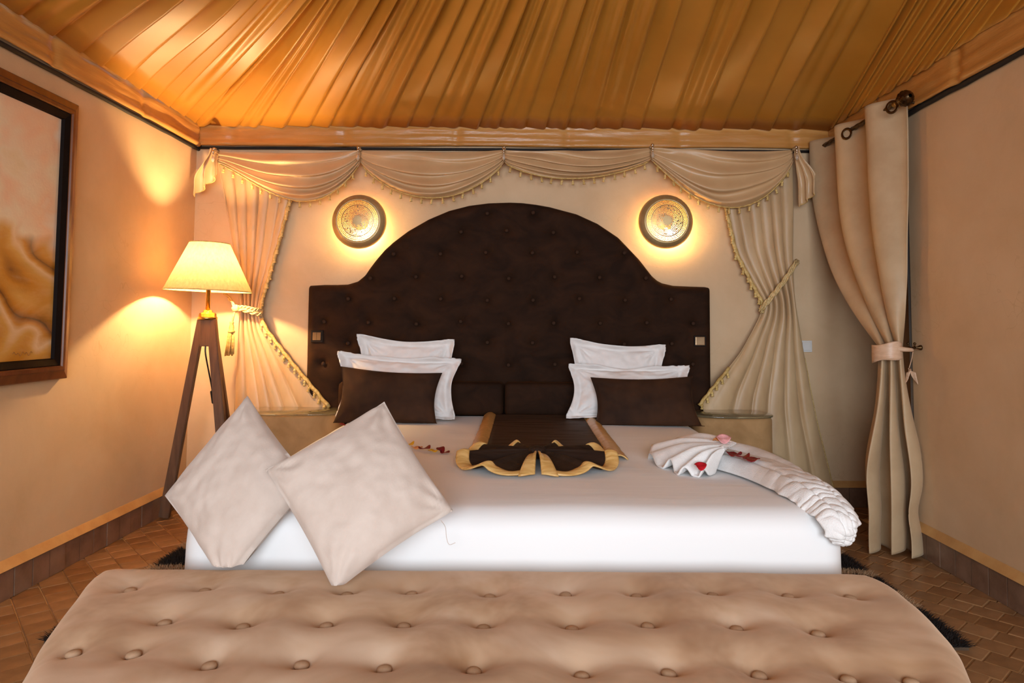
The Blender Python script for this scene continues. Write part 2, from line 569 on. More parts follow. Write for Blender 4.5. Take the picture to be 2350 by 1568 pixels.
for seen, dep, x, y, full in cands:
    k_ = random.randrange(3); jit = random.uniform(-.012, .012)
    if full and seen and cnt < 290:
        place('tile', tile_me[k_], fl, (x, y, random.uniform(-.001, .0012)), (random.uniform(-.006, .006), random.uniform(-.006, .006), ANG+jit)); cnt += 1
    else:
        poly = [(x+a*ca-b*sa, y+a*sa+b*ca) for a, b in sq]
        if x < XR+.4 and not (x > XR and y > YJ):
            poly = clip(poly, 0, XR-.004, True)
        if poly: poly = clip(poly, 0, XL+.004, False)
        if poly: poly = clip(poly, 1, YB-.004, True)
        if len(poly) >= 3:
            g = tile_geo(poly, random.uniform(-.001, .001)); 
            if full or not seen: rest[k_].append(g)
            else:
                cnt += 1; mesh_obj('tile', *g, ('tile_a', 'tile_b', 'tile_c')[k_], fl, False)
for k_ in rest:
    o = mesh_obj('tile_field', *join_geo(rest[k_]), ('tile_a', 'tile_b', 'tile_c')[k_], fl, False); o['kind'] = 'stuff'


# baseboards: a row of clay tiles under an ochre plaster ledge
def baseboard(name, p0, p1, nrm, n):
    p0 = Vector(p0); p1 = Vector(p1); nrm = Vector(nrm); d = (p1-p0)/n; dn = d.normalized()

    def prism(a, b, t0, t1, z0, z1, slope=0.0):
        q = []
        for z, t in ((z0, t1), (z1, t1-slope)):
            q += [a+nrm*t0+Vector((0, 0, z)), b+nrm*t0+Vector((0, 0, z)), b+nrm*t+Vector((0, 0, z)), a+nrm*t+Vector((0, 0, z))]
        return q, [(3, 2, 1, 0), (4, 5, 6, 7), (0, 1, 5, 4), (1, 2, 6, 5), (2, 3, 7, 6), (3, 0, 4, 7)]
    root = structure(mesh_obj(name, *prism(p0, p1, 0, .010, 0, .118), 'grout', None, False))
    mesh_obj('ledge', *prism(p0, p1, 0.0, .026, .121, .158, .024), 'ledge', root, False)
    for i in range(n):
        a = p0+d*i+dn*.002; b = p0+d*(i+1)-dn*.002
        t = .019+random.uniform(-.002, .003)
        mesh_obj('tile', *prism(a, b, .010, t, .001, .119+random.uniform(-.003, .001), .002), 'base_tile', root, False)


baseboard('baseboard_left', (XL, 1.6, 0), (XL, YB, 0), (1, 0, 0), 26)
baseboard('baseboard_back', (1.5, YB, 0), (3.0, YB, 0), (0, -1, 0), 14)
baseboard('baseboard_right', (XR, 1.6, 0), (XR, YJ, 0), (-1, 0, 0), 17)

# tent ceiling: pleated satin gathered up from the frieze towards a raised crown
corners = [(XL, .6), (XL, YB), (XR, YB), (XR, .6)]
L1, L2, L3 = YB-.6, XR-XL, YB-.6
LT = L1+L2+L3
TT = [(0, (-.3, 1.5)), (L1*.5, (.25, 2.05)), (L1, (.5, 2.05)), (L1+.5, (.55, 1.5)), (L1+1.5, (.66, 1.3)), (L1+2.6, (.68, 1.25)),
      (L1+3.2, (1.15, 1.25)), (L1+L2, (1.75, 1.2)), (L1+L2+1.3, (2.25, 1.2)), (LT, (2.2, .4))]


def frieze_pt(s, inset=.03):
    if s < L1: return Vector((XL+inset, .6+s, 0)), Vector((1, 0, 0))
    if s < L1+L2: return Vector((XL+s-L1, YB-inset, 0)), Vector((0, -1, 0))
    return Vector((XR-inset, YB-(s-L1-L2), 0)), Vector((-1, 0, 0))


edges = [0.0]
while edges[-1] < LT: edges.append(edges[-1]+random.uniform(.12, .2))
edges[-1] = LT
cols = []
for a, b in zip(edges, edges[1:]):
    kd = random.random()
    for q in range(14):
        ph = q/14
        if kd < .65: hgt = ph/.9 if ph < .9 else (1-ph)/.1
        else: hgt = (ph/.88 if ph < .88 else (1-ph)/.12)*.75+.3*math.sin(2*PI*ph*1.0)**2
        cols.append((lerp(a, b, ph if kd >= .65 else (ph if ph < .9 else ph)), hgt, .7+.6*random.random() if q == 0 else None))
am = 1.0; cvs = []; NV = 26
clist = []
for s, hg, a_ in cols:
    if a_ is not None: am = a_
    clist.append((s, hg, am))
for j in range(NV):
    v_ = j/(NV-1)
    for s, hg, am_ in clist:
        b, n_ = frieze_pt(s); tx = Vector((interp([(q, p[0]) for q, p in TT], s), interp([(q, p[1]) for q, p in TT], s), 3.75))
        p = Vector((b.x, b.y, ZF1-.004)).lerp(tx, v_)
        nn = (Vector((0, 0, -1))+n_*.5).normalized()
        amp = lerp(.020, .075, sstep(v_*2.6))*(.9+.5*nz(s*3, v_*2.5, 3.3))
        p = p+nn*(amp*hg*am_+.02*nz(s*1.6, v_*4, 1.7)*sstep(v_*5))+n_*0.006
        p.z -= .10*math.sin(PI*min(1, v_*1.0))*.6
        cvs.append(p)
nc = len(clist)
cfs = [(j*nc+i, j*nc+i+1, (j+1)*nc+i+1, (j+1)*nc+i) for j in range(NV-1) for i in range(nc-1)]
structure(mesh_obj('ceiling', cvs, cfs, 'tent_satin', None, True, .004, recenter=False))
# plain canvas closing the crown and the rear of the tent
bk = []
bf = []
top = [cvs[(NV-1)*nc+i] for i in range(0, nc, 7)]+[cvs[NV*nc-1]]
nt = len(top)
cpts = [Vector((.7, .2, 3.85))]
vs = top+cpts; fs = [(i, i+1, nt) for i in range(nt-1)]
q0 = len(vs)
vs += [Vector((XL, .6, ZF1)), Vector((XR, .6, ZF1)), Vector((XL, YR, ZF1)), Vector((XR, YR, ZF1)), Vector((-.3, 1.5, 3.75)), Vector((1.6, .4, 3.75))]
fs += [(q0, q0+2, nt), (q0+2, q0+3, nt), (q0+3, q0+1, nt), (q0, nt, 0), (q0+1, nt-1, nt)]
structure(mesh_obj('ceiling_crown', vs, fs, 'tent_satin', None, False, .004, recenter=False))


# frieze bands of ruched satin and the black piping below
def frieze(name, p0, p1, nrm, seed, sag=0.0, z0=ZF0):
    p0 = Vector(p0); p1 = Vector(p1); nrm = Vector(nrm); L = (p1-p0).length

    def fn(u, v_):
        s = u*L
        w_ = abs((s*1.4+seed) % 1.0-.5)*2          # vertical stitch lines
        puck = .012*max(0, .12-(1-w_))/.12
        rip = .008*nz(s*1.5+seed, v_*5, .4)+.004*nz(s*6, v_*14, seed)
        roll = .016*math.exp(-((v_-.1)/.09)**2)*(.45+.55*max(0, nz(s*1.1+seed, 2.2, 0)+.35))
        z = lerp(z0, ZF1+.01, v_)+.010*nz(s*.9, seed, 1)*(1-v_)-sag*math.sin(PI*u)*(1-v_)
        return p0+(p1-p0)*u+nrm*(.026+rip+roll-puck)+Vector((0, 0, z))
    return structure(sheet(name, fn, 200, 16, 'frieze_satin', solid=.006))


frieze('trim_1', (XL, 1.0, 0), (XL, YB-.02, 0), (1, 0, 0), 1.3)
frieze('trim_2', (XL+.02, YB, 0), (XR-.02, YB, 0), (0, -1, 0), 4.7, z0=ZF0+.012)
frieze('trim_3', (XR, 1.0, 0), (XR, YB-.02, 0), (-1, 0, 0), 8.2, .01, z0=ZF0-.01)
structure(tube('trim_4', [(XL+.012, 1.0+i*.11, ZF0-.010+.004*nz(i*.8, 0)) for i in range(31)], .011, 'black_cord'))
structure(tube('trim_5', [(XL+.02+i*.115, YB-.014, ZF0-.002+.003*nz(i*.8, 3)) for i in range(35)], .009, 'black_cord'))
structure(tube('trim_6', [(XR-.014, 1.0+i*.11, ZF0-.026+.006*nz(i*.7, 7)) for i in range(31)], .014, 'black_cord'))

# ================================================================== BED
bed = thing('bed', 'wide double bed with a tight white fitted sheet in front of dark headboard', 'bed', (-.025, 3.1, 0))
BX0, BX1, BY0, BY1 = -1.01, .965, 2.045, 4.155


def rrect(x0, x1, y0, y1, r, n=8):
    pts = []
    for cx, cy, a0 in ((x1-r, y1-r, 0), (x0+r, y1-r, PI/2), (x0+r, y0+r, PI), (x1-r, y0+r, 3*PI/2)):
        for i in range(n+1):
            a = a0+PI/2*i/n; pts.append((cx+r*math.cos(a), cy+r*math.sin(a)))
    return pts


def pillow_block(outline_fn, levels):
    """stack of closed outlines -> capped solid"""
    vs = []; fs = []
    rings = [outline_fn(*l) for l in levels]; n = len(rings[0])
    for r in rings: vs += r
    for j in range(len(rings)-1):
        for i in range(n): fs.append((j*n+i, j*n+(i+1) % n, (j+1)*n+(i+1) % n, (j+1)*n+i))
    c = len(vs); vs.append(sum(rings[-1], Vector())/n); q = (len(rings)-1)*n
    for i in range(n): fs.append((q+i, q+(i+1) % n, c))
    c = len(vs); vs.append(sum(rings[0], Vector())/n)
    for i in range(n): fs.append(((i+1) % n, i, c))
    return vs, fs


def bed_ring(z, inset, r=.07):
    pts = rrect(BX0+inset, BX1-inset, BY0+inset, BY1-inset, max(.02, r-inset*.3), 6)
    # resample straight sides for soft unevenness
    out = []
    for i in range(len(pts)):
        a, b = pts[i], pts[(i+1) % len(pts)]
        n = max(1, int(math.hypot(b[0]-a[0], b[1]-a[1])/.06))
        for q in range(n):
            x, y = lerp(a[0], b[0], q/n), lerp(a[1], b[1], q/n)
            out.append((x, y))
    return out


ring0 = bed_ring(0, 0)


def bed_level(z, inset):
    cx, cy = (BX0+BX1)/2, (BY0+BY1)/2
    hx, hy = (BX1-BX0)/2, (BY1-BY0)/2
    return [Vector((cx+(x-cx)*(hx-inset)/hx+.004*nz(x*4, y*4, z*6), cy+(y-cy)*(hy-inset)/hy+.004*nz(x*4, y*4, z*6+9), z+(.006*nz(x*2, y*2, 4) if z > .5 else 0))) for x, y in ring0]


lev = [(.14, .01), (.2, .0), (.34, -.004), (.46, -.002)]
for i in range(9):
    a = PI/2*i/8; lev.append((ZBED-.075+.075*math.sin(a), .085*(1-math.cos(a))))
for ins, dz in ((.12, .003), (.2, .005), (.35, .006), (.55, .007), (.8, .007)): lev.append((ZBED+dz, ins))
mesh_obj('mattress', *pillow_block(bed_level, lev), 'white_sheet', bed)
box('bed_base', BX0+.03, BX1-.03, BY0+.03, BY1-.03, .013, .14, 'brown_velvet', bed, .01)

# headboard with arched top and deep buttons
prof_px = [(703, 662), (706, 655), (740, 653), (770, 653), (794, 652), (817, 645), (833, 631), (845, 614), (859, 596), (880, 571), (899, 554), (934, 528), (981, 501), (1028, 481), (1075, 469), (1120, 463), (1170, 461.5),
           (1198, 462.5), (1230, 466), (1262, 472), (1325, 489), (1373, 511), (1421, 543), (1445, 567), (1469, 593), (1485, 613), (1501, 633), (1512, 643), (1523, 649), (1549, 655), (1590, 657), (1622, 658), (1632, 660), (1634, 667)]
HY = 4.165
prof = [(at(x, y, Y=HY).x, at(x, y, Y=HY).z) for x, y in prof_px]
hx0, hx1 = prof[0][0], prof[-1][0]
hb = thing('headboard', 'tall dark brown velvet headboard with arched top and buttoned tufting', 'headboard', (-.08, 4.22, 0))
HZ0 = .16
poly = [(hx0, HZ0), (hx1, HZ0)]+[p for p in reversed(prof)]
rows_px = [(488, 1), (530, 0), (581, 1), (636, 0), (688, 1), (741, 0), (789, 1), (838, 0), (890, 1)]
btn = []
for ry, odd in rows_px:
    for q in range(9):
        bx = (797 if odd else 740)+106.2*q
        p = at(bx+random.uniform(-3, 3), ry+random.uniform(-3, 3), Y=HY)
        tz = interp(prof, p.x)
        if hx0+.07 < p.x < hx1-.07 and p.z < tz-.055: btn.append((p.x, p.z))
NX, NZ = 300, 150
G = np.zeros((NZ, NX, 2))
for i in range(NX):
    x = lerp(hx0, hx1, i/(NX-1)); tz = interp(prof, x)
    for j in range(NZ): G[j, i] = (x, lerp(HZ0, tz, j/(NZ-1)))
P2 = G.reshape(-1, 2); dd = polydist(poly, P2)
R_ = .055
t_ = np.clip(1-dd/R_, 0, 1); yy = HY+R_*(1-np.sqrt(np.clip(1-t_*t_, 0, 1)))
for (bx, bz) in btn:
    r2 = (P2[:, 0]-bx)**2+(P2[:, 1]-bz)**2
    yy += .014*np.exp(-r2/.022**2)+.016*np.exp(-r2/.055**2)
hv = [Vector((P2[i, 0], yy[i]-.004*nz(P2[i, 0]*3, P2[i, 1]*3, 1.1), P2[i, 1])) for i in range(len(P2))]
hf = [(j*NX+i, j*NX+i+1, (j+1)*NX+i+1, (j+1)*NX+i) for j in range(NZ-1) for i in range(NX-1)]
# sides and back
edge = [i for i in range(NX)]+[j*NX+NX-1 for j in range(1, NZ)]+[(NZ-1)*NX+i for i in range(NX-2, -1, -1)]+[j*NX for j in range(NZ-2, 0, -1)]
o0 = len(hv); ne = len(edge)
for e in edge: hv.append(Vector((hv[e].x, YB-.006, hv[e].z)))
for i in range(ne): hf.append((edge[(i+1) % ne], edge[i], o0+i, o0+(i+1) % ne))
cidx = len(hv); hv.append(Vector((0, YB-.006, .8)))
for i in range(ne): hf.append((o0+i, cidx, o0+(i+1) % ne))
mesh_obj('upholstered_panel', hv, hf, 'brown_velvet', hb)
bgeo = lathe_geo([(0, .007), (.006, .0065), (.011, .004), (.013, 0), (.011, -.004)], 14, axis='Y')
bme = shared('button', bgeo, 'headboard_button')
for (bx, bz) in btn: place('button', bme, hb, (bx, HY+.013, bz))


def cushion_geo(c4, thick, n=(26, 26), pinch=.05, wr=.004, flange=0.0, seed=0.0, power=.5, flop=0.0, side=None):
    """inflated cushion from its four corners TL,TR,BR,BL (world points)"""
    TL, TR, BR, BL = [Vector(p) for p in c4]
    cen = (TL+TR+BR+BL)/4
    nr = (TR-BL).cross(TL-BR).normalized()
    if nr.y > 0: nr = -nr
    nu, nv = n
    e = flange

    def base(u, v_):
        uu = max(0, min(1, u)); vv = max(0, min(1, v_))
        p = TL.lerp(TR, u).lerp(BL.lerp(BR, u), v_)
        # pulled-in edge middles
        su = math.sin(PI*uu); sv = math.sin(PI*vv)
        ed = (1-su)**2; ev = (1-sv)**2
        hx = (TR-TL+BR-BL)*.5; hy = (BL-TL+BR-TR)*.5
        p = p-hx*((u-.5)*2*pinch*sv*ed)-hy*((v_-.5)*2*pinch*su*ev)
        return p, su, sv
    vs = []; fs = []
    for s_ in (1, -1):
        for j in range(nv):
            for i in range(nu):
                u = -e+(1+2*e)*i/(nu-1); v_ = -e+(1+2*e)*j/(nv-1)
                p, su, sv = base(u, v_)
                t = thick/2*(su*sv)**power if (0 < u < 1 and 0 < v_ < 1) else 0
                rim = min(u+e, 1+e-u, v_+e, 1+e-v_)
                wz = wr*(nz(u*7+seed, v_*5, s_)+.6*nz(u*16, v_*13+seed, s_*2))*min(1, rim*9)
                # radial creases at corners
                for (cu, cv) in ((0, 0), (1, 0), (1, 1), (0, 1)):
                    du, dv = abs(u-cu), abs(v_-cv); rr = math.hypot(du, dv)
                    if rr < .34: wz += wr*1.6*math.sin(11*math.atan2(dv, du)+cu*2+cv+seed)*(1-rr/.34)*min(1, rr*6)
                fl = 0
                if e:
                    out = max(-u, u-1, -v_, v_-1, 0)
                    fl = flop*out/e*(.5+.8*nz(u*3+seed, v_*3, 5)) + (.0015 if out > 0 else 0)
                p = p+nr*(s_*(t+(.0016 if e else 0))+wz*(1 if s_ > 0 else .5)+fl)
                vs.append(p)
    N_ = nu*nv
    for j in range(nv-1):
        for i in range(nu-1):
            a = j*nu+i
            fs.append((a, a+nu, a+nu+1, a+1))
            fs.append((N_+a, N_+a+1, N_+a+nu+1, N_+a+nu))
    per = [i for i in range(nu)]+[j*nu+nu-1 for j in range(1, nv)]+[(nv-1)*nu+i for i in range(nu-2, -1, -1)]+[j*nu for j in range(nv-2, 0, -1)]
    for a, b in zip(per, per[1:]+per[:1]): fs.append((a, b, N_+b, N_+a))
    return vs, fs


def px4(pts): return [at(x, y, Y=Y) for x, y, Y in pts]


# dark bolster cushions along the headboard
def bolster(x0, x1, label):
    v_, f_ = box_geo(x0, x1, 4.02, 4.155, ZBED+.008, .775, .03)
    o = mesh_obj('bolster_cushion', v_, f_, 'brown_velvet'); tag(o, label, 'cushion', 'dark bolsters on the bed')


bolster(-1.08, -.108, 'long dark brown bolster behind the pillows on the rocker switch side')
bolster(-.100, .90, 'long dark brown bolster behind the pillows on the metal socket side')

# pillows
def pillow(label, pts, thick, seed, pinch=.055, group='white pillows on the bed'):
    vv, ff = cushion_geo(px4(pts), thick, (70, 50), pinch, .009, .075, seed, .40, .06)
    for i_, q_ in enumerate(vv): q_.z = max(q_.z, ZBED+.009+(.002 if i_ < 3500 else 0))
    o = mesh_obj('pillow', vv, ff, 'pillow_white')
    tag(o, label, 'pillow', group); return o


pillow('white pillow on the rocker switch side, standing behind another white pillow', [(838, 782, 4.02), (1030, 792, 4.02), (1028, 962, 3.98), (845, 962, 3.98)], .09, 1.0)
pillow('large white pillow directly behind the brown cushion on the rocker switch side', [(796, 820, 3.93), (1040, 833, 3.93), (1028, 957, 3.82), (790, 952, 3.82)], .115, 2.0)
pillow('white pillow on the metal socket side, standing behind another white pillow', [(1322, 790, 4.02), (1510, 803, 4.02), (1510, 962, 3.98), (1325, 962, 3.98)], .09, 3.0)
pillow('large white pillow directly behind the brown cushion on the metal socket side', [(1322, 847, 3.93), (1562, 850, 3.93), (1572, 962, 3.82), (1318, 955, 3.82)], .115, 4.0)


def brown_cushion(label, pts, seed):
    vv, ff = cushion_geo(px4(pts), .11, (36, 26), .05, .004, 0, seed, .45)
    for i_, q_ in enumerate(vv): q_.z = max(q_.z, ZBED+.009+(.002 if i_ < 936 else 0))
    o = mesh_obj('lumbar_cushion', vv, ff, 'cushion_brown')
    tag(o, label, 'cushion', 'brown velvet cushions')


brown_cushion('brown velvet oblong cushion leaning on white pillows beside the scattered petals', [(782, 841, 3.80), (1015, 856, 3.80), (1003, 979, 3.70), (764, 973, 3.70)], 1.5)
brown_cushion('brown velvet oblong cushion leaning on white pillows on the folded-towel side', [(1355, 866, 3.80), (1590, 864, 3.80), (1618, 993, 3.66), (1363, 986, 3.68)], 6.5)


# beige scatter cushions standing on the bench against the bed
def scatter(label, pts, thick, seed):
    t = thing('scatter_cushion', label, 'cushion', at(pts[2][0], pts[2][1], Y=pts[2][2]), 'beige scatter cushions')
    c = px4(pts)
    vv, ff = cushion_geo(c, thick, (44, 44), .02, .007, 0, seed, .42)
    for q_ in vv: q_.z = max(q_.z, .4465+.02*max(0, .446-q_.z))
    mesh_obj('cushion_cover', vv, ff, 'cushion_beige', t)
    e = []
    for a, b in zip(c, c[1:]+c[:1]): e += [a.lerp(b, q/6) for q in range(6)]
    return t


sA = scatter('beige suede cushion half hidden behind its twin, nearer the floor lamp', [(568, 908, 2.19), (718, 1108, 2.02), (516, 1352, 1.93), (378, 1138, 2.06)], .15, 2.2)
sB = scatter('beige suede cushion with a loose thread, overlapping its twin on the bench', [(882, 922, 2.10), (1040, 1172, 1.93), (768, 1360, 1.80), (608, 1078, 1.93)], .16, 5.2)
th = [at(1012, 1195, Y=1.92), at(1022, 1210, Y=1.94), at(1025, 1235, Y=1.95), at(1031, 1250, Y=1.95), at(1045, 1246, Y=1.95)]
tube('loose_thread', catmull(th, 24), .0008, 'cushion_beige', sB, 5)

# ================================================================== BENCH
bn = thing('bench', 'wide beige suede bench with button tufting standing across the foot of the bed', 'bench', (-.1, 1.5, 0))
BZ = .435
ol = [(-1.17, 1.99), (-.6, 1.995), (0, 1.995), (.6, 1.995), (.92, 1.99), (1.0, 1.97), (1.032, 1.88), (1.022, 1.72), (.985, 1.55), (.91, 1.38), (.80, 1.2), (.68, 1.08), (.45, 1.0), (-.1, .97),
      (-.6, 1.0), (-.80, 1.08), (-.92, 1.22), (-1.0, 1.38), (-1.08, 1.56), (-1.15, 1.76), (-1.205, 1.92), (-1.2, 1.97)]
NU = 40


def dense(poly, step=.02):
    out = []
    for a, b in zip(poly, poly[1:]+poly[:1]):
        n = max(1, int(math.hypot(b[0]-a[0], b[1]-a[1])/step))
        out += [(lerp(a[0], b[0], q/n), lerp(a[1], b[1], q/n)) for q in range(n)]
    for _ in range(3):
        out = [((out[i-1][0]+2*out[i][0]+out[(i+1) % len(out)][0])/4, (out[i-1][1]+2*out[i][1]+out[(i+1) % len(out)][1])/4) for i in range(len(out))]
    return out


od = dense(ol)
bb_px = [(300, 1352), (470, 1354), (638, 1361), (796, 1362), (944, 1360), (1125, 1367), (1298, 1363), (1461, 1367), (1637, 1364), (1809, 1368), (1953, 1371),
         (377, 1429), (557, 1437), (748, 1434), (927, 1434), (1110, 1438), (1313, 1440), (1487, 1436), (1690, 1442), (1878, 1456),
         (168, 1493), (306, 1504), (480, 1527), (692, 1525), (882, 1532), (1088, 1537), (1335, 1547), (1535, 1542), (1743, 1549), (1947, 1560), (2092, 1558)]
bb = [at(x, y, Z=BZ-.012) for x, y in bb_px]
bb = [(p.x, p.y) for p in bb]
hid = [(q*.195-.95+.1, 1.24) for q in range(10)]
allb = bb+[(x, y) for x, y in hid if -0.85 < x < .75]
cxb, cyb = -.1, 1.5
NR = 110
V2 = []
for j in range(NR):
    k_ = (j/(NR-1))
    for (x, y) in od: V2.append((cxb+(x-cxb)*k_, cyb+(y-cyb)*k_))
V2 = np.array(V2); dd = polydist(od, V2)
Rb = .075
t_ = np.clip(1-dd/Rb, 0, 1); zz = BZ-Rb*(1-np.sqrt(np.clip(1-t_*t_, 0, 1)))
zz += .016*np.clip(dd/.2, 0, 1)
for (bx, by) in allb:
    r2 = (V2[:, 0]-bx)**2+(V2[:, 1]-by)**2
    zz -= .016*np.exp(-r2/.022**2)+.024*np.exp(-r2/.062**2)
for yy0 in (1.80, 1.62, 1.42):
    zz -= .004*np.exp(-((V2[:, 1]-yy0)/.03)**2)*np.clip(dd/.1, 0, 1)
nd_ = len(od)
bv = [Vector((V2[i, 0], V2[i, 1], zz[i]+.003*nz(V2[i, 0]*5, V2[i, 1]*5, .3))) for i in range(len(V2))]
bfc = [(j*nd_+i, j*nd_+(i+1) % nd_, (j+1)*nd_+(i+1) % nd_, (j+1)*nd_+i) for j in range(NR-1) for i in range(nd_)]
q = (NR-1)*nd_; last = q
for zl in (.3, .2, .1, .03):
    o0 = len(bv)
    for (x, y) in od: bv.append(Vector((x, y, zl)))
    for i in range(nd_): bfc.append((last+i, last+(i+1) % nd_, o0+(i+1) % nd_, o0+i))
    last = o0
bfc.append(tuple(range(last, last+nd_)))
mesh_obj('upholstery', bv, bfc, 'bench_velvet', bn)
fo = [(cxb+(x-cxb)*.93, cyb+(y-cyb)*.93) for x, y in od]
mesh_obj('plinth', [Vector((x, y, z)) for z in (0, .03) for x, y in fo], [(i, (i+1) % nd_, nd_+(i+1) % nd_, nd_+i) for i in range(nd_)], 'wood_dark', bn)
g = lathe_geo([(0, .0075), (.008, .007), (.0135, .0045), (.016, 0), (.014, -.005)], 16)
bme2 = shared('button', g, 'bench_button')
for (bx, by) in bb:
    near = np.argsort((V2[:, 0]-bx)**2+(V2[:, 1]-by)**2)[:4]
    place('button', bme2, bn, (bx, by, float(zz[near].mean())+.0095), (random.uniform(-.12, .12), random.uniform(-.12, .12), 0))

# ================================================================== RUG
RX0, RX1, RY0, RY1 = -1.655, 1.56, 2.43, 3.75
rug = thing('rug', 'shaggy dark brown rug with tan bands under the bed and bench', 'rug', (-.05, 3.1, 0))
box('rug_backing', RX0, RX1, RY0, RY1, .0015, .012, 'rug_back', rug)
rv, rf = [], []


def blades(x0, x1, y0, y1, n):
    for _ in range(n):
        x, y = random.uniform(x0, x1), random.uniform(y0, y1)
        a = random.uniform(0, 2*PI); h_ = random.uniform(.016, .034); ln = random.uniform(0, .022); w_ = .003
        b = random.uniform(0, 2*PI)
        # pile leans outwards at the border
        dx = math.cos(a)*ln+(.02 if x > RX1-.03 else (-.02 if x < RX0+.03 else 0)); dy = math.sin(a)*ln-(.02 if y < RY0+.03 else 0)
        q = len(rv)
        rv.extend([Vector((x-w_*math.cos(b), y-w_*math.sin(b), .012)), Vector((x+w_*math.cos(b), y+w_*math.sin(b), .012)), Vector((x+dx, y+dy, .012+h_*.75))])
        rf.append((q, q+1, q+2))


blades(RX0, -1.03, RY0, RY1, 42000); blades(.985, RX1, RY0, RY1, 42000)
pile = mesh_obj('rug_pile', rv, rf, 'rug_pile', rug, False); pile['kind'] = 'stuff'

# ================================================================== BED RUNNER WITH FAN
rn = thing('bed_runner', 'dark brown bed runner with gold satin borders gathered into a round fan', 'bed runner', (.1, 3.2, ZBED))
zr = ZBED+.012
x_l = at(1108, 1028, Z=zr).x; x_r = at(1352, 1022, Z=zr).x
yh = 4.015; ye = 2.74


def runner_z(x, y): return zr+.003*nz(x*6, y*26, 2)+.004


sheet('runner_panel', lambda u, v_: Vector((lerp(-.148, .352, u), lerp(yh, ye, v_), runner_z(u*.5, lerp(yh, ye, v_)))), 24, 80, 'runner_brown', rn, .006)
for (a, b) in ((-.215, -.146), (.350, .425)):
    sheet('gold_border', lambda u, v_, a=a, b=b: Vector((lerp(a, b, u)+.004*nz(v_*20, a, 1), lerp(yh, ye, v_), zr+.018*math.sin(PI*u)+.003*nz(u*2, v_*60, a))), 9, 90, 'runner_gold', rn, .005)
FC = at(1232, 1033, Z=ZBED+.062)


def fan_r(th):
    # th: 0 = front (towards the foot), +-pi = towards the headboard
    a = abs(th)
    return interp([(0, .245), (.6, .30), (1.2, .325), (1.7, .315), (2.3, .27), (2.8, .2), (PI, .15)], a)


def fan_pt(th, r):
    R0 = fan_r(th)*r
    x = FC.x+math.sin(th)*R0*1.0; y = FC.y-math.cos(th)*R0*.93
    wv_ = math.sin(abs(th)*9.5+.9)
    fold = (.5+.5*wv_)
    R1 = 1-.035*fold*r; x = FC.x+(x-FC.x)*R1; y = FC.y+(y-FC.y)*R1
    z = lerp(FC.z, ZBED+.014+.046*fold*(.12+.88*sstep(abs(th)/1.5)), r**.9)+.005*math.sin(abs(th)*27)*r*(1-r)*2+.012*wv_*r*(1-r)*2
    # slight swirl of the folds
    sw_ = math.copysign(.016, th)*r*math.cos(abs(th)*9.5+.9); x += sw_*math.cos(th); y += sw_*math.sin(th)
    return Vector((x, y, max(z, ZBED+.012)))


e_ = .16
def th_of(u): return lerp(-PI, PI, u)


def fan_sheet(name, t0, t1, r0, r1, material, nu, nv, puff=0.0):
    def fn(u, v_):
        p = fan_pt(lerp(t0, t1, u), lerp(r0, r1, v_)); p.z += puff*math.sin(PI*v_)+.004*(puff > 0); return p
    sheet(name, fn, nu, nv, material, rn, .005)


fan_sheet('fan_cloth', -PI, -.17, .02, .86, 'runner_brown', 150, 14)
fan_sheet('fan_cloth', .17, PI, .02, .86, 'runner_brown', 150, 14)
fan_sheet('fan_border', -PI, -.12, .84, 1.0, 'runner_gold', 170, 9, .006)
fan_sheet('fan_border', .12, PI, .84, 1.0, 'runner_gold', 170, 9, .006)
fan_sheet('fan_border_end', -.30, -.012, .18, 1.05, 'runner_gold', 8, 30, .026)
fan_sheet('fan_border_end', .012, .30, .18, 1.05, 'runner_gold', 8, 30, .026)
vs_, fs_ = gridmesh(lambda u, v_: FC+Vector((.035*math.cos(2*PI*u)*math.sin(PI*v_)*(1+.25*math.sin(7*2*PI*u)), .03*math.sin(2*PI*u)*math.sin(PI*v_), .022*math.cos(PI*v_)-.004)), 40, 12, close_u=True)
mesh_obj('gathered_knot', vs_, fs_, 'runner_brown', rn)

# ================================================================== FOLDED TOWEL
tw = thing('folded_towel', 'white towel folded into a pleated fan with a long curved tail over the bed corner', 'towel', at(1700, 1080, Z=ZBED))
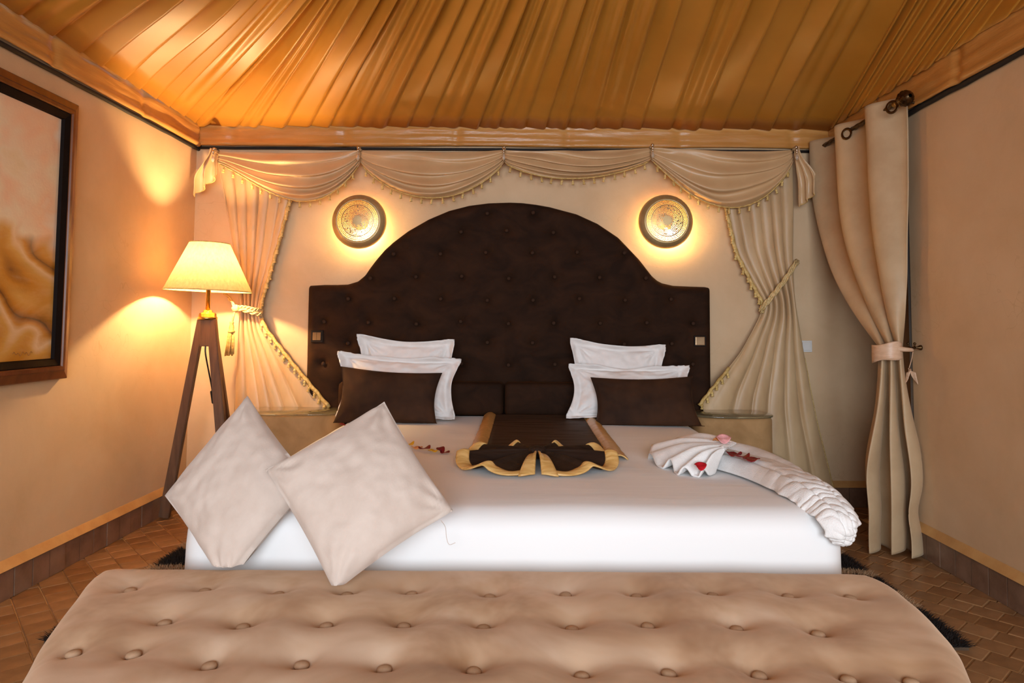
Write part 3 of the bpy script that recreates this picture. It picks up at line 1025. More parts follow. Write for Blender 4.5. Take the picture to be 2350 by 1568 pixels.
# flat gathered band of towelling that runs to the corner of the bed and drops over it
path = [at(1655, 1062, Z=ZBED+.012), at(1735, 1084, Z=ZBED+.012), at(1800, 1108, Z=ZBED+.012), at(1862, 1140, Z=ZBED+.010), at(1900, 1172, Z=ZBED-.010), at(1924, 1203, Y=2.032), at(1929, 1226, Y=2.028), at(1926, 1250, Y=2.026)]
NT, NS = 260, 41
pp = catmull(path, NT)
bvs = []
for i_ in range(NT):
    t = i_/(NT-1)
    d = (pp[min(i_+1, NT-1)]-pp[max(i_-1, 0)]).normalized()
    up = Vector((0, 0, 1)).lerp(Vector((.25, -1, .15)), sstep((t-.55)/.3)).normalized()
    sd = d.cross(up).normalized(); up = sd.cross(d).normalized()
    hw = interp([(0, .105), (.3, .098), (.6, .076), (.75, .058), (.85, .046), (.94, .036), (1, .024)], t)
    hh = interp([(0, .050), (.3, .052), (.6, .046), (.85, .036), (.96, .026), (1, .012)], t)
    g_ = sstep((t-.22)/.2)
    for j_ in range(NS):
        q = -1+2*j_/(NS-1)
        rise = (1-abs(q)**3.0)*hh
        # lengthwise layers and crosswise gathers
        lay = .0075*math.exp(-((q-.30-.12*math.sin(t*5))/.07)**2)+.006*math.exp(-((q+.38+.1*math.sin(t*7))/.06)**2)
        rid = abs(math.sin(t*58+q*1.8+2.6*nz(t*6, q*1.2, 2)))**.55
        gat = .0095*g_*(1-rid)*(.5+.9*abs(nz(t*11, q*2, 9)))
        edge = .010*g_*nz(t*26, 3 if q > 0 else 8, 1)*abs(q)**4
        bvs.append(pp[i_]+sd*(q*hw+edge)+up*max(.001, rise-(lay+gat)*(1-abs(q)**6)+.004*nz(t*14, q*3, 5)*(1-abs(q)**6)))
bfs = [(a*NS+b, a*NS+b+1, (a+1)*NS+b+1, (a+1)*NS+b) for a in range(NT-1) for b in range(NS-1)]
mesh_obj('gathered_tail', bvs, bfs, 'towel_white', tw, True, .005)
# second fold lying behind the roll
p2 = catmull([at(1672, 1032, Z=.622), at(1730, 1046, Z=.618), at(1790, 1073, Z=.612), at(1840, 1102, Z=.604), at(1885, 1140, Z=.592)], 120)
tube('rear_fold', p2, lambda t: interp([(0, .055), (.5, .050), (.85, .036), (1, .006)], t), 'towel_white', tw, 30, .6,
     lambda t, a: 1+.05*nz(t*9, a, 13)+.05*sstep((t-.4)/.3)*math.sin(t*60+a)*.6)
# fan head: pleats radiating from the neck
ap0, ap1 = at(1690, 1018, Z=.672), at(1662, 1032, Z=.668)
outer = [at(1575, 1014, Z=.630), at(1520, 1024, Z=.612), at(1494, 1036, Z=.604), at(1487, 1049, Z=.592), at(1510, 1064, Z=.596), at(1540, 1070, Z=.600), at(1556, 1086, Z=.590), at(1590, 1088, Z=.592), at(1615, 1093, Z=.588), at(1640, 1080, Z=.592), at(1652, 1048, Z=.625)]
oc = catmull(outer, 120)


def fan_head(u, v_):
    i = u*119; a = int(min(118, i)); q = oc[a].lerp(oc[min(119, a+1)], i-a)
    p = ap0.lerp(ap1, u).lerp(q, v_)
    wv_ = math.sin(2*PI*6.5*u+.4)
    p.z = max(ZBED+.01, p.z+.022*wv_*min(1, v_*1.6)+.018*math.sin(PI*v_)); return p


sheet('fan_head', fan_head, 130, 22, 'towel_white', tw, .006)

# ================================================================== ROSE PETALS
def petal(label, px, py, z, material, size=.022, rz=0.0, curl=.5, tilt=0.0):
    def fn(u, v_):
        a = 2*PI*u; r = v_
        x = r*math.cos(a)*size*(1.0+.12*math.sin(2*a)); y = r*math.sin(a)*size*.75
        return Vector((x, y, .42*curl*size*(x/size)**2+.16*size*math.sin(3*a+size*900)*r*r))
    vs, fs = gridmesh(fn, 18, 6, close_u=True)
    me = bpy.data.meshes.new('rose_petal'); me.from_pydata([tuple(v) for v in vs], [], fs); me.update()
    me.polygons.foreach_set('use_smooth', [True]*len(me.polygons)); me.materials.append(mat(material))
    o = link('rose_petal', me, None, at(px, py, Z=z)); o.rotation_euler = (tilt, 0, rz)
    md = o.modifiers.new('thickness', 'SOLIDIFY'); md.thickness = .0012
    tag(o, label, 'petal', 'rose petals on the bed')


zp = ZBED+.015
petal('dark red curled rose petal next to a yellow one in front of the brown cushion', 795, 977, zp+.004, 'petal_red', .036, .2, .9)
petal('yellow rose petal next to a dark red one in front of the brown cushion', 806, 983, zp, 'petal_yellow', .026, .6)
petal('dark red rose petal peeping out beside the tip of the beige cushion', 922, 1020, zp, 'petal_red', .022, 1.0)
petal('broad yellow rose petal beside the tip of the beige cushion', 936, 1021, zp+.004, 'petal_yellow', .028, .3, .8)
petal('pale orange rose petal in the row on the sheet', 957, 1028, zp, 'petal_orange', .024, -.2)
petal('dark red rose petal between the orange and the yellow petal', 974, 1030, zp+.003, 'petal_red', .028, .5, .7)
petal('small yellow rose petal between two dark red petals', 995, 1035, zp, 'petal_yellow', .023, .1)
petal('dark red rose petal standing edge up at the runner end of the row', 1010, 1034, zp+.006, 'petal_red', .024, 1.2, 1.2, .4)
petal('dark red rose petal lying flat at the runner end of the row', 1021, 1039, zp, 'petal_red', .02, .1)
petal('pink rose petal on top of the towel neck', 1659, 1008, .690, 'petal_pink', .032, .2, .7, .5)
petal('orange rose petal beside the pink one on the towel neck', 1645, 1011, .683, 'petal_orange', .02, .9, .9)
petal('bright red rose petal on the fan head of the towel', 1606, 1071, .626, 'petal_bright_red', .025, .3, 1.0, .5)
petal('dark red curled rose petal on the towel, closest of its row to the towel fan', 1684, 1044, .645, 'petal_red', .03, -.9, .9)
petal('dark red rose petal in the middle of the row on the towel', 1704, 1050, .645, 'petal_red', .03, .3, .8)
petal('dark red rose petal on the towel, farthest of its row from the towel fan', 1724, 1055, .645, 'petal_red', .032, -.05, .4)

# ================================================================== BEDSIDE TABLES
def superell(cx, cy, a, b, n, z, k=72):
    out = []
    for i in range(k):
        t = 2*PI*i/k; c_, s_ = math.cos(t), math.sin(t)
        out.append(Vector((cx+a*math.copysign(abs(c_)**(2/n), c_), cy+b*math.copysign(abs(s_)**(2/n), s_), z)))
    return out


def bedside(cx, a, label, zt=.612):
    t = thing('bedside_table', label, 'bedside table', (cx, 4.0, 0), 'suede bedside tables')
    cy, b = 3.995, .16
    lv = [(0.0, 0), (.1, 0), (.3, 0), (.5, 0), (zt-.03, 0), (zt-.018, .004), (zt-.012, .014)]
    mesh_obj('body', *pillow_block(lambda z, i: superell(cx, cy, a-i, b-i, 3.0, z), lv), 'suede_table', t)
    lv = [(zt-.011, .004), (zt-.009, 0), (zt-.002, 0), (zt, .003)]
    mesh_obj('glass_top', *pillow_block(lambda z, i: superell(cx, cy, a+.006-i, b+.004-i, 3.0, z), lv), 'glass_top', t)


bedside(-1.335, .295, 'beige suede bedside table with glass top beside the floor lamp')
bedside(1.215, .225, 'beige suede bedside table with glass top beside the doorway curtain')

# ================================================================== SWAG VALANCE
tas_geo = join_geo([lathe_geo([(0, 0), (.0022, -.001), (.0024, -.010), (.006, -.012), (.0085, -.017), (.0075, -.022), (.005, -.024), (.009, -.034), (.0085, -.036), (0, -.036)], 10),
                    tube_geo([Vector((.009*math.cos(q*PI/5), 0, -.004-.009*math.sin(q*PI/5))) for q in range(6)], .0014, 5)])
tassel_me = shared('fringe_tassel', tas_geo, 'gold_trim')


def fringe(parent, pts, spacing=.062, band=.008, front=.006, tassels=True, scale=1.0):
    """braid along a line of points with little hanging tassels"""
    P = [Vector(p)+Vector((0, -front, 0)) for p in pts]
    tube('braid', P, band, 'gold_trim', parent, 7, .8, lambda t, a: 1+.25*math.sin(t*len(P)*4+a))
    if not tassels: return
    acc = spacing*.5
    for a, b in zip(P, P[1:]):
        L = (b-a).length
        while acc < L:
            p = a.lerp(b, acc/L)
            place('fringe_tassel', tassel_me, parent, p+Vector((0, -.004, -.004)), (0, random.uniform(-.25, .25), random.uniform(0, 3)), (scale,)*3)
            acc += spacing
        acc -= L


YS = 4.205
val = thing('swag_valance', 'draped beige satin swag valance with tassel fringe along the back wall', 'valance', (-.1, YS, 2.2))
hooks_px = [(499, 347), (827, 344), (1157, 343), (1494, 338), (1820, 343)]
HK = [at(x, y, Y=YS-.02) for x, y in hooks_px]


def swag(A, B, low, seed, nf=3.8, frng=True, reach=.075):
    lowp = at(*low, Y=YS-.03)
    f = (lowp.x-A.x)/(B.x-A.x); kx = math.log(.5)/math.log(f)
    dep = lerp(A.z, B.z, f)-lowp.z

    def fn(u, v_):
        w_ = u**kx; arch = 4*w_*(1-w_)
        arch = arch**.86 if arch > 0 else 0
        x = lerp(A.x, B.x, u); z = lerp(A.z, B.z, u)
        vv = v_+.05*math.sin(2*PI*u+seed)*math.sin(PI*v_)
        sag = .015+(dep-.015)*vv**.92
        z -= sag*arch+v_*reach*(1-arch)
        env = .30+.70*arch
        ph = nf*v_**1.15+.55*nz(u*1.8+seed, v_*1.5, seed)+.6*(u-.5)*math.sin(seed)
        fold = .5+.5*math.sin(2*PI*ph)
        fold = fold**1.3
        bul = .038*math.sin(PI*min(1, v_*1.05))*arch
        y = YS-.004-bul-.046*env*fold*(.45+.55*v_)+.008*nz(u*5+seed, v_*6, 2)
        z -= .030*env*fold*math.sin(PI*v_)
        if v_ > .985: y += .004
        return Vector((x, y, z))
    o = sheet('swag', fn, 90, 84, 'swag_satin', val, .004)
    if frng:
        fringe(o, [fn(q/60, 1.0)+Vector((0, -.002, -.004)) for q in range(1, 60)], .066, .005)
    return fn


s1 = swag(HK[0], HK[1], (700, 460), 1.2)
s2 = swag(HK[1], HK[2], (990, 452), 2.9)
s3 = swag(HK[2], HK[3], (1315, 407), 4.3, 3.6)
s4 = swag(HK[3], HK[4], (1680, 474), 6.1)


def tail(topc, bl, br, seed, flip=1):
    a = at(*topc, Y=YS-.02); L = at(*bl, Y=YS-.02); R = at(*br, Y=YS-.02)

    def fn(u, v_):
        e = sstep(v_*1.4); n = 2.5
        x = a.x+lerp(-.018, .018, u)*(1-e)+(lerp(L.x, R.x, u)-a.x)*e
        bot = lerp(L.z, R.z, u)
        z = lerp(a.z+.012, bot, v_)
        y = YS-.018-(.012+.030*e)*(.5+.5*math.sin(2*PI*n*u+seed))-.006*nz(u*4, v_*5, seed)
        x += .012*e*math.cos(2*PI*n*u+seed)
        return Vector((x, y, z))
    o = sheet('cascade_tail', fn, 60, 40, 'swag_satin', val, .004)
    tube('hem_cord', [fn(q/50, 1.0) for q in range(51)], .0028, 'gold_trim', o, 6)


tail((490, 345), (447, 453), (505, 402), .3)
tail((1828, 343), (1832, 476), (1872, 440), 2.2)


# crystal drops on the valance hooks
def jewel(p, label):
    t = thing('curtain_jewel', label, 'curtain hook', p, 'jewelled hooks on the valance')
    y = p.y-.058; x, z = p.x, p.z
    lathe('rosette', [(0, .012), (.006, .012), (.011, .004), (.012, -.05), (.004, -.055), (0, -.056)], 'chrome', t, 14, (x, p.y-.045, z), 'Y')
    prof = [(0, -.004), (.004, -.005), (.0045, -.012), (.0075, -.018), (.0045, -.024), (.003, -.028), (.006, -.033), (.003, -.038), (.002, -.042)]
    lathe('chain', prof, 'chrome', t, 12, (x, y, z))
    lathe('drop', [(0, -.04), (.004, -.044), (.0095, -.058), (.011, -.066), (.008, -.076), (.003, -.081), (0, -.083)], 'crystal', t, 14, (x, y, z))


for p, lb in zip(HK, ('jewelled hook with drop beside the cascade tail above the floor lamp', 'jewelled hook with drop above the wall sconce on the lamp side',
                      'jewelled hook with drop above the crest of the headboard', 'jewelled hook with drop above the wall sconce on the doorway side',
                      'jewelled hook beside the cascade tail next to the doorway curtain')):
    jewel(p, lb)


# ================================================================== TIED-BACK WALL CURTAINS
def poly_at(pts, v_):
    """point of an edge polyline [(v, px, py, Y), ...] at parameter v"""
    for a, b in zip(pts, pts[1:]):
        if v_ <= b[0]:
            t = (v_-a[0])/(b[0]-a[0])
            return at(lerp(a[1], b[1], t), lerp(a[2], b[2], t), Y=lerp(a[3], b[3], t))
    return at(pts[-1][1], pts[-1][2], Y=pts[-1][3])


def wall_curtain(root, name, Ledge, Redge, nf, seed, vt, amp=.022, mid=None):
    def smooth_edge(pts, v_):
        return (poly_at(pts, max(0, v_-.02))+poly_at(pts, v_)*2+poly_at(pts, min(1, v_+.02)))/4

    def fn(u, v_):
        a, b = smooth_edge(Ledge, v_), smooth_edge(Redge, v_)
        uu = u+.05*math.sin(2*PI*u)*nz(seed, v_*1.5, 1)
        p = a.lerp(b, uu)
        squeeze = math.exp(-((v_-vt)/.10)**2)
        wdt = (b-a).length
        ph = nf*u+.18*nz(u*3+seed, v_*1.2, seed)
        s_ = math.sin(2*PI*ph)
        fold = math.copysign(abs(s_)**.75, s_)
        am = amp*(.75+.9*nz(u*5+seed*2, v_*1.1, 4))*(.6+.4*squeeze)*(1 if v_ < vt else lerp(1, .8, (v_-vt)/(1-vt)))
        p.y += am*fold-.012*squeeze+.006*nz(u*6, v_*7, seed)
        p.x += .012*math.cos(2*PI*ph)*(1-.6*squeeze)*min(1, wdt/.3)
        p.y = min(p.y, YB-.008)
        return p
    return sheet(name, fn, 150, 100, 'curtain_velvet', root, .004), fn


def rope_pair(parent, pts, name='rope', r=.006, gap=.008, twist=26):
    base = catmull(pts, 60)
    for s_ in (0, PI):
        q = []
        for i, p in enumerate(base):
            a = i/59*twist+s_
            q.append(p+Vector((0, math.sin(a)*gap*.6, math.cos(a)*gap)))
        tube(name, q, r, 'rope', parent, 7)


# --- left curtain (by the floor lamp)
lc_root = thing('tied_curtain', 'beige velvet curtain tied back with a tasselled cord behind the floor lamp', 'curtain', at(560, 1000, Y=4.24))
YC = 4.252
Le = [(0, 492, 350, YC), (.30, 520, 500, YC), (.55, 545, 640, YC), (.64, 553, 712, YC), (.70, 548, 760, YC), (.85, 535, 900, 4.24), (1, 522, 1120, 4.23)]
Re = [(0, 690, 350, YC), (.20, 672, 455, YC), (.38, 645, 560, YC), (.55, 612, 668, YC), (.64, 600, 715, YC-.01), (.70, 612, 752, YC-.015), (.85, 680, 838, 4.19), (1, 764, 938, 4.13)]
cl, lfn = wall_curtain(lc_root, 'curtain_cloth', Le, Re, 6.5, 1.0, .64)
fringe(cl, [lfn(1, .17+q*(.46/24)) for q in range(25)], .056, .011, .010, True, 1.15)
fringe(cl, [lfn(1, .665+q*(.335/24)) for q in range(25)], .050, .012, .010, True, 1.15)
rope_pair(lc_root, [at(515, 672, Y=YB-.02), at(530, 690, Y=4.20), at(542, 708, Y=4.175), at(565, 714, Y=4.165), at(585, 720, Y=4.17), at(598, 722, Y=4.20), at(602, 714, Y=4.235)])
rope_pair(lc_root, [at(540, 706, Y=4.18), at(562, 706, Y=4.17), at(585, 711, Y=4.17), at(600, 712, Y=4.22)])
kp = at(541, 708, Y=4.168)
vs_, fs_ = gridmesh(lambda u, v_: kp+Vector((.024*math.cos(2*PI*u)*math.sin(PI*v_)*(1+.12*math.sin(v_*22+u*6)), .02*math.sin(2*PI*u)*math.sin(PI*v_), .024*math.cos(PI*v_))), 20, 14, close_u=True)
mesh_obj('rope_knot', vs_, fs_, 'rope', lc_root)
tube('tassel_cord', catmull([kp, at(537, 722, Y=4.165), at(533, 738, Y=4.165)], 14), .006, 'rope', lc_root, 7)
tp = at(532, 736, Y=4.165)
ths = lathe('tassel_head', [(0, 0), (.010, -.004), (.013, -.014), (.009, -.022), (.013, -.030), (.015, -.045), (.013, -.058), (.019, -.062), (.021, -.068), (.019, -.074), (0, -.075)], 'gold_trim', lc_root, 16, tp)
sk = []
for q in range(34):
    a = random.uniform(0, 2*PI); r0 = random.uniform(.006, .018); r1 = r0*1.55
    p0 = tp+Vector((r0*math.cos(a), r0*math.sin(a), -.072)); p1 = tp+Vector((r1*math.cos(a)-.008, r1*math.sin(a), -.205+random.uniform(-.012, .006)))
    sk.append(tube_geo([p0, p0.lerp(p1, .5)+Vector((.002*math.cos(a), .002*math.sin(a), 0)), p1], .0026, 5))
mesh_obj('tassel_skirt', *join_geo(sk), 'gold_trim', ths)

# --- right curtain (by the doorway)
rc_root = thing('tied_curtain', 'beige velvet curtain caught up with a slanting rope beside the doorway', 'curtain', at(1800, 1000, Y=4.24))
Le = [(0, 1640, 350, YC), (.22, 1660, 478, YC), (.38, 1683, 580, YC), (.52, 1725, 660, YC), (.58, 1748, 698, YC), (.63, 1742, 725, YC-.01), (.74, 1695, 810, 4.20), (.86, 1640, 878, 4.16), (1, 1597, 932, 4.13)]
Re = [(0, 1815, 350, YC), (.22, 1816, 470, YC), (.45, 1815, 600, YC), (.58, 1820, 685, YC), (.70, 1838, 800, YC), (.85, 1868, 960, 4.25), (1, 1910, 1130, 4.24)]
cr_, rfn = wall_curtain(rc_root, 'curtain_cloth', Le, Re, 6.0, 3.0, .575)
fringe(cr_, [rfn(0, .19+q*(.40/24)) for q in range(25)], .052, .012, .010, True, 1.2)
fringe(cr_, [rfn(0, .80+q*(.20/12)) for q in range(13)], .05, .013, .012, True, 1.1)
tube('beaded_hem', [rfn(1, .72+q*(.28/160)) for q in range(161)], .0045, 'gold_trim', cr_, 6, 1.0, lambda t, a: 1+.4*math.sin(t*500))
rp = [at(1742, 712, Y=4.23), at(1752, 700, Y=4.195), at(1775, 672, Y=4.18), at(1800, 640, Y=4.185), at(1822, 606, Y=4.22), at(1829, 598, Y=4.285)]
rope_pair(rc_root, rp)
rope_pair(rc_root, [p+Vector((.008, -.004, -.010)) for p in rp], twist=22)

# ================================================================== DOORWAY CURTAIN, ROD, HOOK
XD = 1.865
rod = thing('curtain_rod', 'dark bronze twisted curtain rod with pine cone finial over the doorway', 'curtain rod', (XD, 3.35, 2.235))
ZR = 2.236
rp_ = []
tube('pole', [(XD, 3.33+i*.0095, ZR) for i in range(101)], .0125, 'dark_bronze', rod, 12, 1.0, lambda t, a: 1+.16*math.cos(3*a-t*90))
fy = 3.33
def cone_fn(u, v_):
    a = 2*PI*u; r = .037*math.sin(PI*(v_*.93+.03))**.7*(1+.12*abs(math.sin(5*a+v_*14))*abs(math.sin(v_*22)))
    return Vector((XD+r*math.cos(a), fy-.022-.088*v_, ZR+r*math.sin(a)))
mesh_obj('finial', *gridmesh(cone_fn, 40, 28, close_u=True), 'dark_bronze', rod)
lathe('finial_collar', [(.013, -.03), (.018, -.025), (.014, -.012), (.02, 0), (.022, .008), (.014, .02), (.016, .028), (0, .03)], 'brass', rod, 18, (XD, fy, ZR), 'Y')
lathe('bracket', [(.006, 0), (.006, .07), (.009, .082), (.02, .110), (.022, .113), (0, .1135)], 'dark_bronze', rod, 16, (XD, fy-.012, ZR-.004), 'X')

dc = thing('doorway_curtain', 'long plain beige eyelet curtain tied back below the bronze rod at the doorway', 'curtain', (XD, 3.4, 0))
ZT = 1.02


DV = Vector((.48, .876, 0)); DP = Vector((.876, -.48, 0)); DC = Vector((XD-.012, 3.43, 0))


def hang(u, t, low):
    # gathered cloth below / at the tie: three soft rolls across the line of sight
    n = 2.75; W = lerp(.105, .232, low); A = lerp(.034, .075, low)
    sway = .030*nz(u*2.2+3, t*2.4, 5)*low
    pinch = math.exp(-((t-.80)/.09)**2)*.16*sstep(u*3)
    ww = (u-.5)*W*(1-pinch)+sway+.014*low*math.sin(2*PI*n*u*2)
    return DC+DP*ww+DV*(A*math.cos(2*PI*n*u+.4+.5*low)+.02*nz(u*3, t*3, 8)*low)


def dcurtain(u, v_):
    # u: 0 at the back corner, 1 at the free edge; v: 0 top, .5 tie, 1 floor
    if v_ <= .5:
        t = v_/.5; e = t**2.6
        z = lerp(ZR+.045, ZT, t)
        a = Vector((XD+.055*math.cos(2*PI*2.5*u+PI), lerp(4.235, 3.345, u), 0))
        p = a.lerp(hang(u, 0, 0), e)
        p.x += .010*nz(u*3, t*3, 2)
    else:
        t = (v_-.5)/.5
        z = lerp(ZT, .014, t)+.02*nz(u*4, 1, 8)*t
        p = hang(u, t, sstep(t*1.5))
    p.z = max(z, .006); p.x = min(p.x, XR-.012)
    return p


sheet('cloth', dcurtain, 170, 150, 'door_cloth', dc, .005)
ring_me = None
for (ex, ey) in ((1943, 307), (2047, 246)):
    p = at(ex, ey, X=XD-.028)
    vs_, fs_ = gridmesh(lambda u, v_: Vector(((.028+.007*math.cos(2*PI*v_))*math.cos(2*PI*u)*.55, -(.028+.007*math.cos(2*PI*v_))*math.cos(2*PI*u)*.0+.006*math.sin(2*PI*v_)-(.028+.007*math.cos(2*PI*v_))*math.cos(2*PI*u)*.75, (.028+.007*math.cos(2*PI*v_))*math.sin(2*PI*u)))+p, 24, 8, True, True)
    mesh_obj('eyelet', vs_, fs_, 'dark_bronze', dc)
# ribbon round the gathered cloth
def band(u, v_):
    a = 2*PI*u
    return Vector((XD-.03+(.064+.006*math.sin(5*a)*0)*math.cos(a), 3.43+.075*math.sin(a), lerp(ZT+.015, ZT-.07, v_)+.012*math.cos(a+1)+.004*math.sin(9*v_+3*a)))
vs_, fs_ = gridmesh(band, 36, 10, close_u=True)
mesh_obj('ribbon_wrap', vs_, fs_, 'ribbon_pink', dc, True, .004)
hk = at(2094, 798, X=XR-.045)
r0 = Vector((XD-.06, 3.37, ZT-.004))
def rib(u, v_):
    p = r0.lerp(hk+Vector((0, -.005, -.012)), u); w_ = lerp(.03, .016, u)
    return p+Vector((0, -.006*math.sin(PI*v_), w_*(v_-.5)))+Vector((0, -.01*math.sin(PI*u), 0))
sheet('ribbon_strap', rib, 16, 6, 'ribbon_pink', dc, .003)
tube('ribbon_string', catmull([hk+Vector((0, -.006, -.01)), at(2092, 825, X=XR-.04), at(2086, 846, X=XR-.04)], 12), .0022, 'ribbon_pink', dc, 6)
bp = at(2084, 848, X=XR-.05)
for s_, dx, dz in ((1, -.012, -.022), (-1, .020, -.012)):
    def loop(u, v_, s_=s_, dx=dx, dz=dz):
        p = bp+Vector((dx*2*u*.9, -.012-.018*math.sin(PI*u)*s_, -.05*u*.9+(.028*u+.006)*(v_-.5)*2*.9))
        return p+Vector((.012*(v_-.5)*s_, 0, 0))
    sheet('ribbon_bow', loop, 12, 8, 'ribbon_pink', dc, .003)
hko = thing('tieback_hook', 'small dark brass double hook on wall holding the curtain ribbon', 'hook', (XR-.01, hk.y, hk.z))
lathe('hook_base', [(.004, -.042), (.005, -.02), (.013, -.006), (.013, 0), (0, 0)], 'dark_bronze', hko, 14, (XR-.002, hk.y, hk.z), 'X')
for dy in (-.026, .026):
    tube('hook_arm', catmull([(XR-.03, hk.y, hk.z), (XR-.042, hk.y+dy*.5, hk.z-.004), (XR-.05, hk.y+dy, hk.z+.006), (XR-.05, hk.y+dy*1.1, hk.z+.016)], 12), .004, 'dark_bronze', hko, 8)
    vs_, fs_ = lathe_geo([(0, .007), (.005, .005), (.007, 0), (.005, -.005), (0, -.007)], 12, (XR-.05, hk.y+dy*1.1, hk.z+.02))
    mesh_obj('hook_knob', vs_, fs_, 'dark_bronze', hko)

# ================================================================== FLOOR LAMP
LX, LY = -1.788, 3.87
lp = thing('floor_lamp', 'lit tripod floor lamp with dark wooden legs and cream cone shade', 'floor lamp', (LX, LY, 0))


def bar(name, p0, p1, w0, d0, material, parent, w1=None):
    p0 = Vector(p0); p1 = Vector(p1); d = (p1-p0).normalized()
    s_ = d.cross(Vector((0, 1, 0))).normalized(); t = s_.cross(d).normalized()
    w1 = w1 or w0
    q = []
    for p, w_ in ((p0, w0), (p1, w1)):
        for a, b in ((-1, -1), (1, -1), (1, 1), (-1, 1)): q.append(p+s_*a*w_/2+t*b*d0/2)
    bm = bmesh.new(); bv_ = [bm.verts.new(x) for x in q]
    for f_ in ((0, 3, 2, 1), (4, 5, 6, 7), (0, 1, 5, 4), (1, 2, 6, 5), (2, 3, 7, 6), (3, 0, 4, 7)): bm.faces.new([bv_[i] for i in f_])
    bmesh.ops.bevel(bm, geom=bm.edges[:], offset=.003, segments=2, affect='EDGES')
    bm.verts.index_update()
    vs = [v.co.copy() for v in bm.verts]; fs = [tuple(v.index for v in f_.verts) for f_ in bm.faces]; bm.free()
    return mesh_obj(name, vs, fs, material, parent, False)


bar('leg', (-2.035, 3.95, .008), (LX-.034, LY+.004, 1.135), .058, .030, 'wood_dark', lp, .042)
bar('leg', (-1.60, 3.80, .008), (LX+.030, LY-.012, 1.135), .058, .032, 'wood_dark', lp, .05)
bar('leg', (-1.69, 4.13, .008), (LX+.012, LY+.03, 1.10), .05, .030, 'wood_dark', lp)
box('hub', LX-.028, LX+.03, LY-.03, LY+.035, .985, 1.135, 'wood_dark', lp, .004)
lathe('collar', [(.052, 1.135), (.053, 1.148), (.048, 1.153), (.046, 1.168), (.040, 1.174), (.026, 1.178), (.024, 1.188), (.013, 1.192)], 'brass', lp, 28, (LX, LY, 0))
pole = lathe('pole', [(.0125, 1.19), (.0125, 1.36), (.018, 1.362), (.019, 1.39), (.027, 1.404), (.026, 1.408)], 'brass', lp, 18, (LX, LY, 0))  # hidden top flare is shaped to block part of the bulb's downward light
ST, SB, RT, RB = 1.572, 1.300, .107, .232
shade_tilt = .028
vs_, fs_ = [], []
n_ = 64
for j in range(13):
    t = j/12; r = lerp(RB, RT, t)
    for i in range(n_):
        a = 2*PI*i/n_; vs_.append(Vector((LX+r*math.cos(a), LY+r*math.sin(a), lerp(SB, ST, t)-shade_tilt*r*math.cos(a)*1.0)))
fs_ = [(j*n_+i, j*n_+(i+1) % n_, (j+1)*n_+(i+1) % n_, (j+1)*n_+i) for j in range(12) for i in range(n_)]
sh = mesh_obj('lamp_shade', vs_, fs_, 'shade_fabric', lp)
for r, z in ((RB, SB), (RT, ST)):
    tube('shade_rim', [Vector((LX+r*math.cos(2*PI*i/48), LY+r*math.sin(2*PI*i/48), z-shade_tilt*r*math.cos(2*PI*i/48))) for i in range(49)], .003, 'gold_trim', sh, 6)
bulb = lathe('bulb', [(0, 1.46), (.016, 1.456), (.026, 1.44), (.028, 1.428), (.02, 1.41), (.013, 1.40)], 'bulb_glow', lp, 18, (LX, LY, 0))
cb = [(LX+.018, LY-.036, 1.0), (LX+.022, LY-.03, .95), (LX+.045, LY+.03, .75), (LX+.062, LY+.06, .55), (LX+.082, LY+.14, .3), (LX+.07, LY+.27, .03), (LX-.1, LY+.36, .012)]
cb = [(LX+.012, LY-.042, .99), (LX+.016, LY-.04, .93), (LX+.03, LY+.02, .74), (LX+.045, LY+.06, .55), (LX+.06, LY+.14, .3), (LX+.06, LY+.22, .05), (LX-.06, LY+.34, .01)]
cord = tube('cord', catmull(cb, 60), .0045, 'black_plastic', lp, 8)
sw = catmull(cb, 60)
bar('inline_switch', sw[20], sw[24], .022, .018, 'black_plastic', cord)

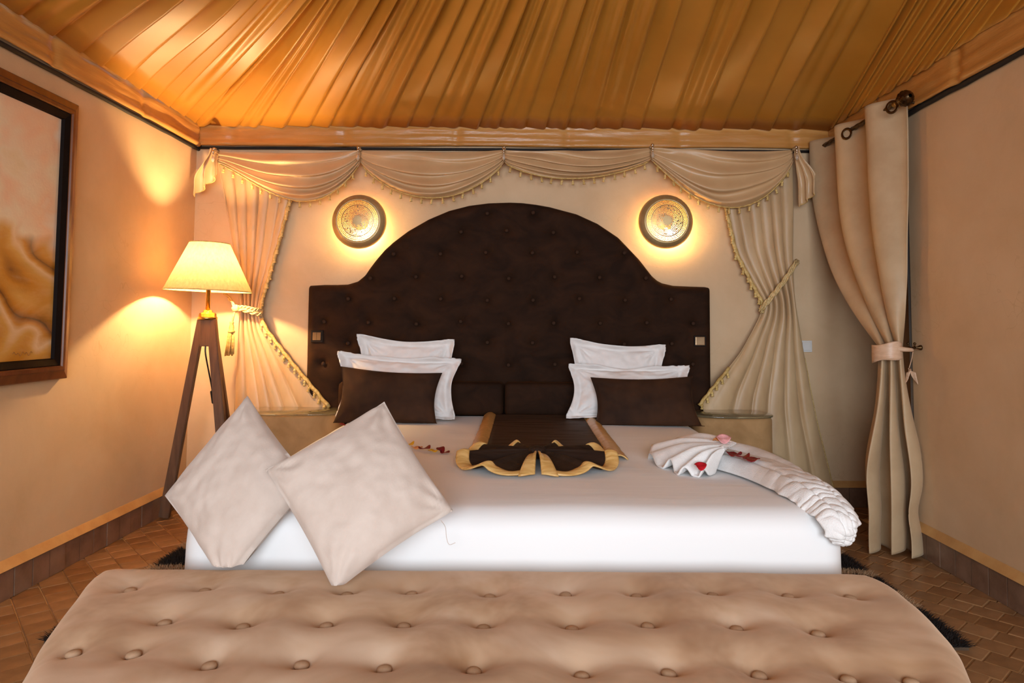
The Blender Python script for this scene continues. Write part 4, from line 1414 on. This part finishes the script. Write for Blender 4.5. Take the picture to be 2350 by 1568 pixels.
# ================================================================== WALL SCONCES
def sconce(px, py, label, bdx):
    c = at(px, py, Y=YB-.05); c.y = YB
    t = thing('pierced_sconce', label, 'wall light', c, 'pierced brass wall lights')
    Ro = .172
    lathe('back_plate', [(.05, 0), (.05, .012), (.03, .016), (0, .016)], 'brass', t, 24, c, 'Y')
    # rim
    lathe('rim', [(Ro-.004, .026), (Ro, .030), (Ro-.002, .042), (Ro-.012, .056), (Ro-.030, .068), (.132, .074), (.131, .072), (Ro-.030, .065), (Ro-.013, .053), (Ro-.005, .040), (Ro-.004, .026)], 'sconce_metal', t, 72, c, 'Y')
    # pierced dome
    vs, fs = [], []

    def dep(r): return .074+.016*(1-(r/.132)**2)

    def P(r, a): return c+Vector((r*math.cos(a), -dep(r), r*math.sin(a)))
    rings = [(.132, .1295, 84, 0, 0), (.1295, .1195, 84, 1, 0), (.1195, .1095, 84, 1, .5), (.1095, .1015, 84, 1, 0), (.1015, .097, 84, 0, 0)]
    r = .097; kk = 0
    while r > .030:
        n = int(2*PI*r/.0092); rings.append((r, r-.0078, n, 2, .5*(kk % 2))); r -= .0078; kk += 1
    for (ra, rb, n, kind, off) in rings:
        for i in range(n):
            a0, a1 = 2*PI*(i+off)/n, 2*PI*(i+1+off)/n; am = (a0+a1)/2; rm = (ra+rb)/2
            hole = kind == 1 or (kind == 2 and random.random() < .92)
            b = len(vs)
            if not hole:
                vs += [P(ra, a0), P(ra, a1), P(rb, a1), P(rb, a0)]; fs.append((b, b+1, b+2, b+3)); continue
            s_ = .88 if kind == 1 else .76
            if kind == 2: s_ *= random.uniform(.8, 1.1)
            hr, ha = (ra-rb)/2*s_, (a1-a0)/2*s_
            out = [(ra, a0), (ra, am), (ra, a1), (rm, a1), (rb, a1), (rb, am), (rb, a0), (rm, a0)]
            inn = [(rm+hr*.5, am-ha*.5), (rm+hr, am), (rm+hr*.5, am+ha*.5), (rm, am+ha), (rm-hr*.5, am+ha*.5), (rm-hr, am), (rm-hr*.5, am-ha*.5), (rm, am-ha)]
            vs += [P(*q) for q in out]+[P(*q) for q in inn]
            for q in range(8): fs.append((b+q, b+(q+1) % 8, b+8+(q+1) % 8, b+8+q))
    n = 40; b = len(vs); vs.append(c+Vector((0, -dep(0), 0)))
    for i in range(n): vs.append(P(.0305, 2*PI*i/n))
    for i in range(n): fs.append((b, b+1+i, b+1+(i+1) % n))
    mesh_obj('pierced_dome', vs, fs, 'sconce_metal', t, True)
    bc = c+Vector((bdx, -.038, -.072))
    vs, fs = gridmesh(lambda u, v_: bc+Vector((.015*math.cos(2*PI*u)*math.sin(PI*v_), .013*math.sin(2*PI*u)*math.sin(PI*v_), .022*math.cos(PI*v_))), 16, 10, close_u=True)
    mesh_obj('bulb', vs, fs, 'sconce_bulb_glow', t)
    tube('lamp_holder', [c+Vector((0, -.014, -.01)), c+Vector((bdx*.6, -.03, -.03)), bc+Vector((0, 0, .02))], .008, 'brass', t, 8)



sconce(823, 508, 'round pierced brass wall sconce on the floor lamp side of the headboard', .022)
sconce(1529, 508, 'round pierced brass wall sconce under the swag fringe near the doorway', .026)

# ================================================================== PAINTING
PY0, PY1, PZ0, PZ1 = 1.55, 3.10, .866, 2.122
pt = thing('framed_painting', 'large framed painting of peach sky over ochre dunes on the side wall', 'painting', (XL, 2.3, PZ0))


def rect_frame(name, y0, y1, z0, z1, prof, material):
    """profile: list of (inset, distance from wall)"""
    vs = []; fs = []
    for ins, dist in prof:
        for y, z in ((y0+ins, z0+ins), (y1-ins, z0+ins), (y1-ins, z1-ins), (y0+ins, z1-ins)): vs.append(Vector((XL+dist, y, z)))
    for j in range(len(prof)-1):
        for i in range(4): fs.append((j*4+i, j*4+(i+1) % 4, (j+1)*4+(i+1) % 4, (j+1)*4+i))
    return mesh_obj(name, vs, fs, material, pt, False)


rect_frame('frame_moulding', PY0, PY1, PZ0, PZ1, [(0, .002), (0, .028), (.004, .032), (.035, .040), (.042, .046), (.056, .046), (.060, .040), (.060, .004)], 'frame_wood')
rect_frame('inner_liner', PY0+.060, PY1-.060, PZ0+.060, PZ1-.060, [(0, .004), (0, .036), (.004, .038), (.030, .030), (.034, .016), (.034, .004)], 'frame_black')
q = .094
box('canvas', XL+.004, XL+.016, PY0+q, PY1-q, PZ0+q, PZ1-q, 'painting', pt)
sg = [(XL+.0165, 2.78+i*.0048, PZ0+q+.028+.006*math.sin(i*1.25)+.004*math.sin(i*.6)) for i in range(24)]
tube('signature', catmull(sg, 70), .0011, 'signature_paint', pt, 5)

# ================================================================== SWITCHES
c = at(728, 772, Y=HY); y0 = HY+.004
s_ = thing('light_switch', 'brown double rocker switch with dark frame set in the headboard', 'switch', c)
box('frame_plate', c.x-.037, c.x+.037, y0-.012, y0+.01, c.z-.037, c.z+.037, 'switch_frame', s_, .003)
for dx in (-.0125, .0125):
    box('rocker', c.x+dx-.0122, c.x+dx+.0122, y0-.016, y0-.006, c.z-.024, c.z+.024, 'switch_brown', s_, .002)
c = at(1606, 783, Y=HY)
s_ = thing('power_socket', 'dark metal covered socket set in the headboard on the doorway side', 'socket', c)
box('frame_plate', c.x-.037, c.x+.037, y0-.010, y0+.01, c.z-.033, c.z+.033, 'switch_frame', s_, .003)
box('cover', c.x-.030, c.x+.030, y0-.015, y0-.005, c.z-.027, c.z+.027, 'socket_metal', s_, .005)
c = at(1850, 795, Y=YB-.005)
s_ = thing('light_switch', 'white light switch on bare plaster between the two doorway curtains', 'switch', c)
box('frame_plate', c.x-.036, c.x+.036, YB-.010, YB, c.z-.036, c.z+.036, 'switch_white', s_, .003)
box('rocker', c.x-.026, c.x+.026, YB-.016, YB-.006, c.z-.026, c.z+.026, 'switch_white', s_, .003)
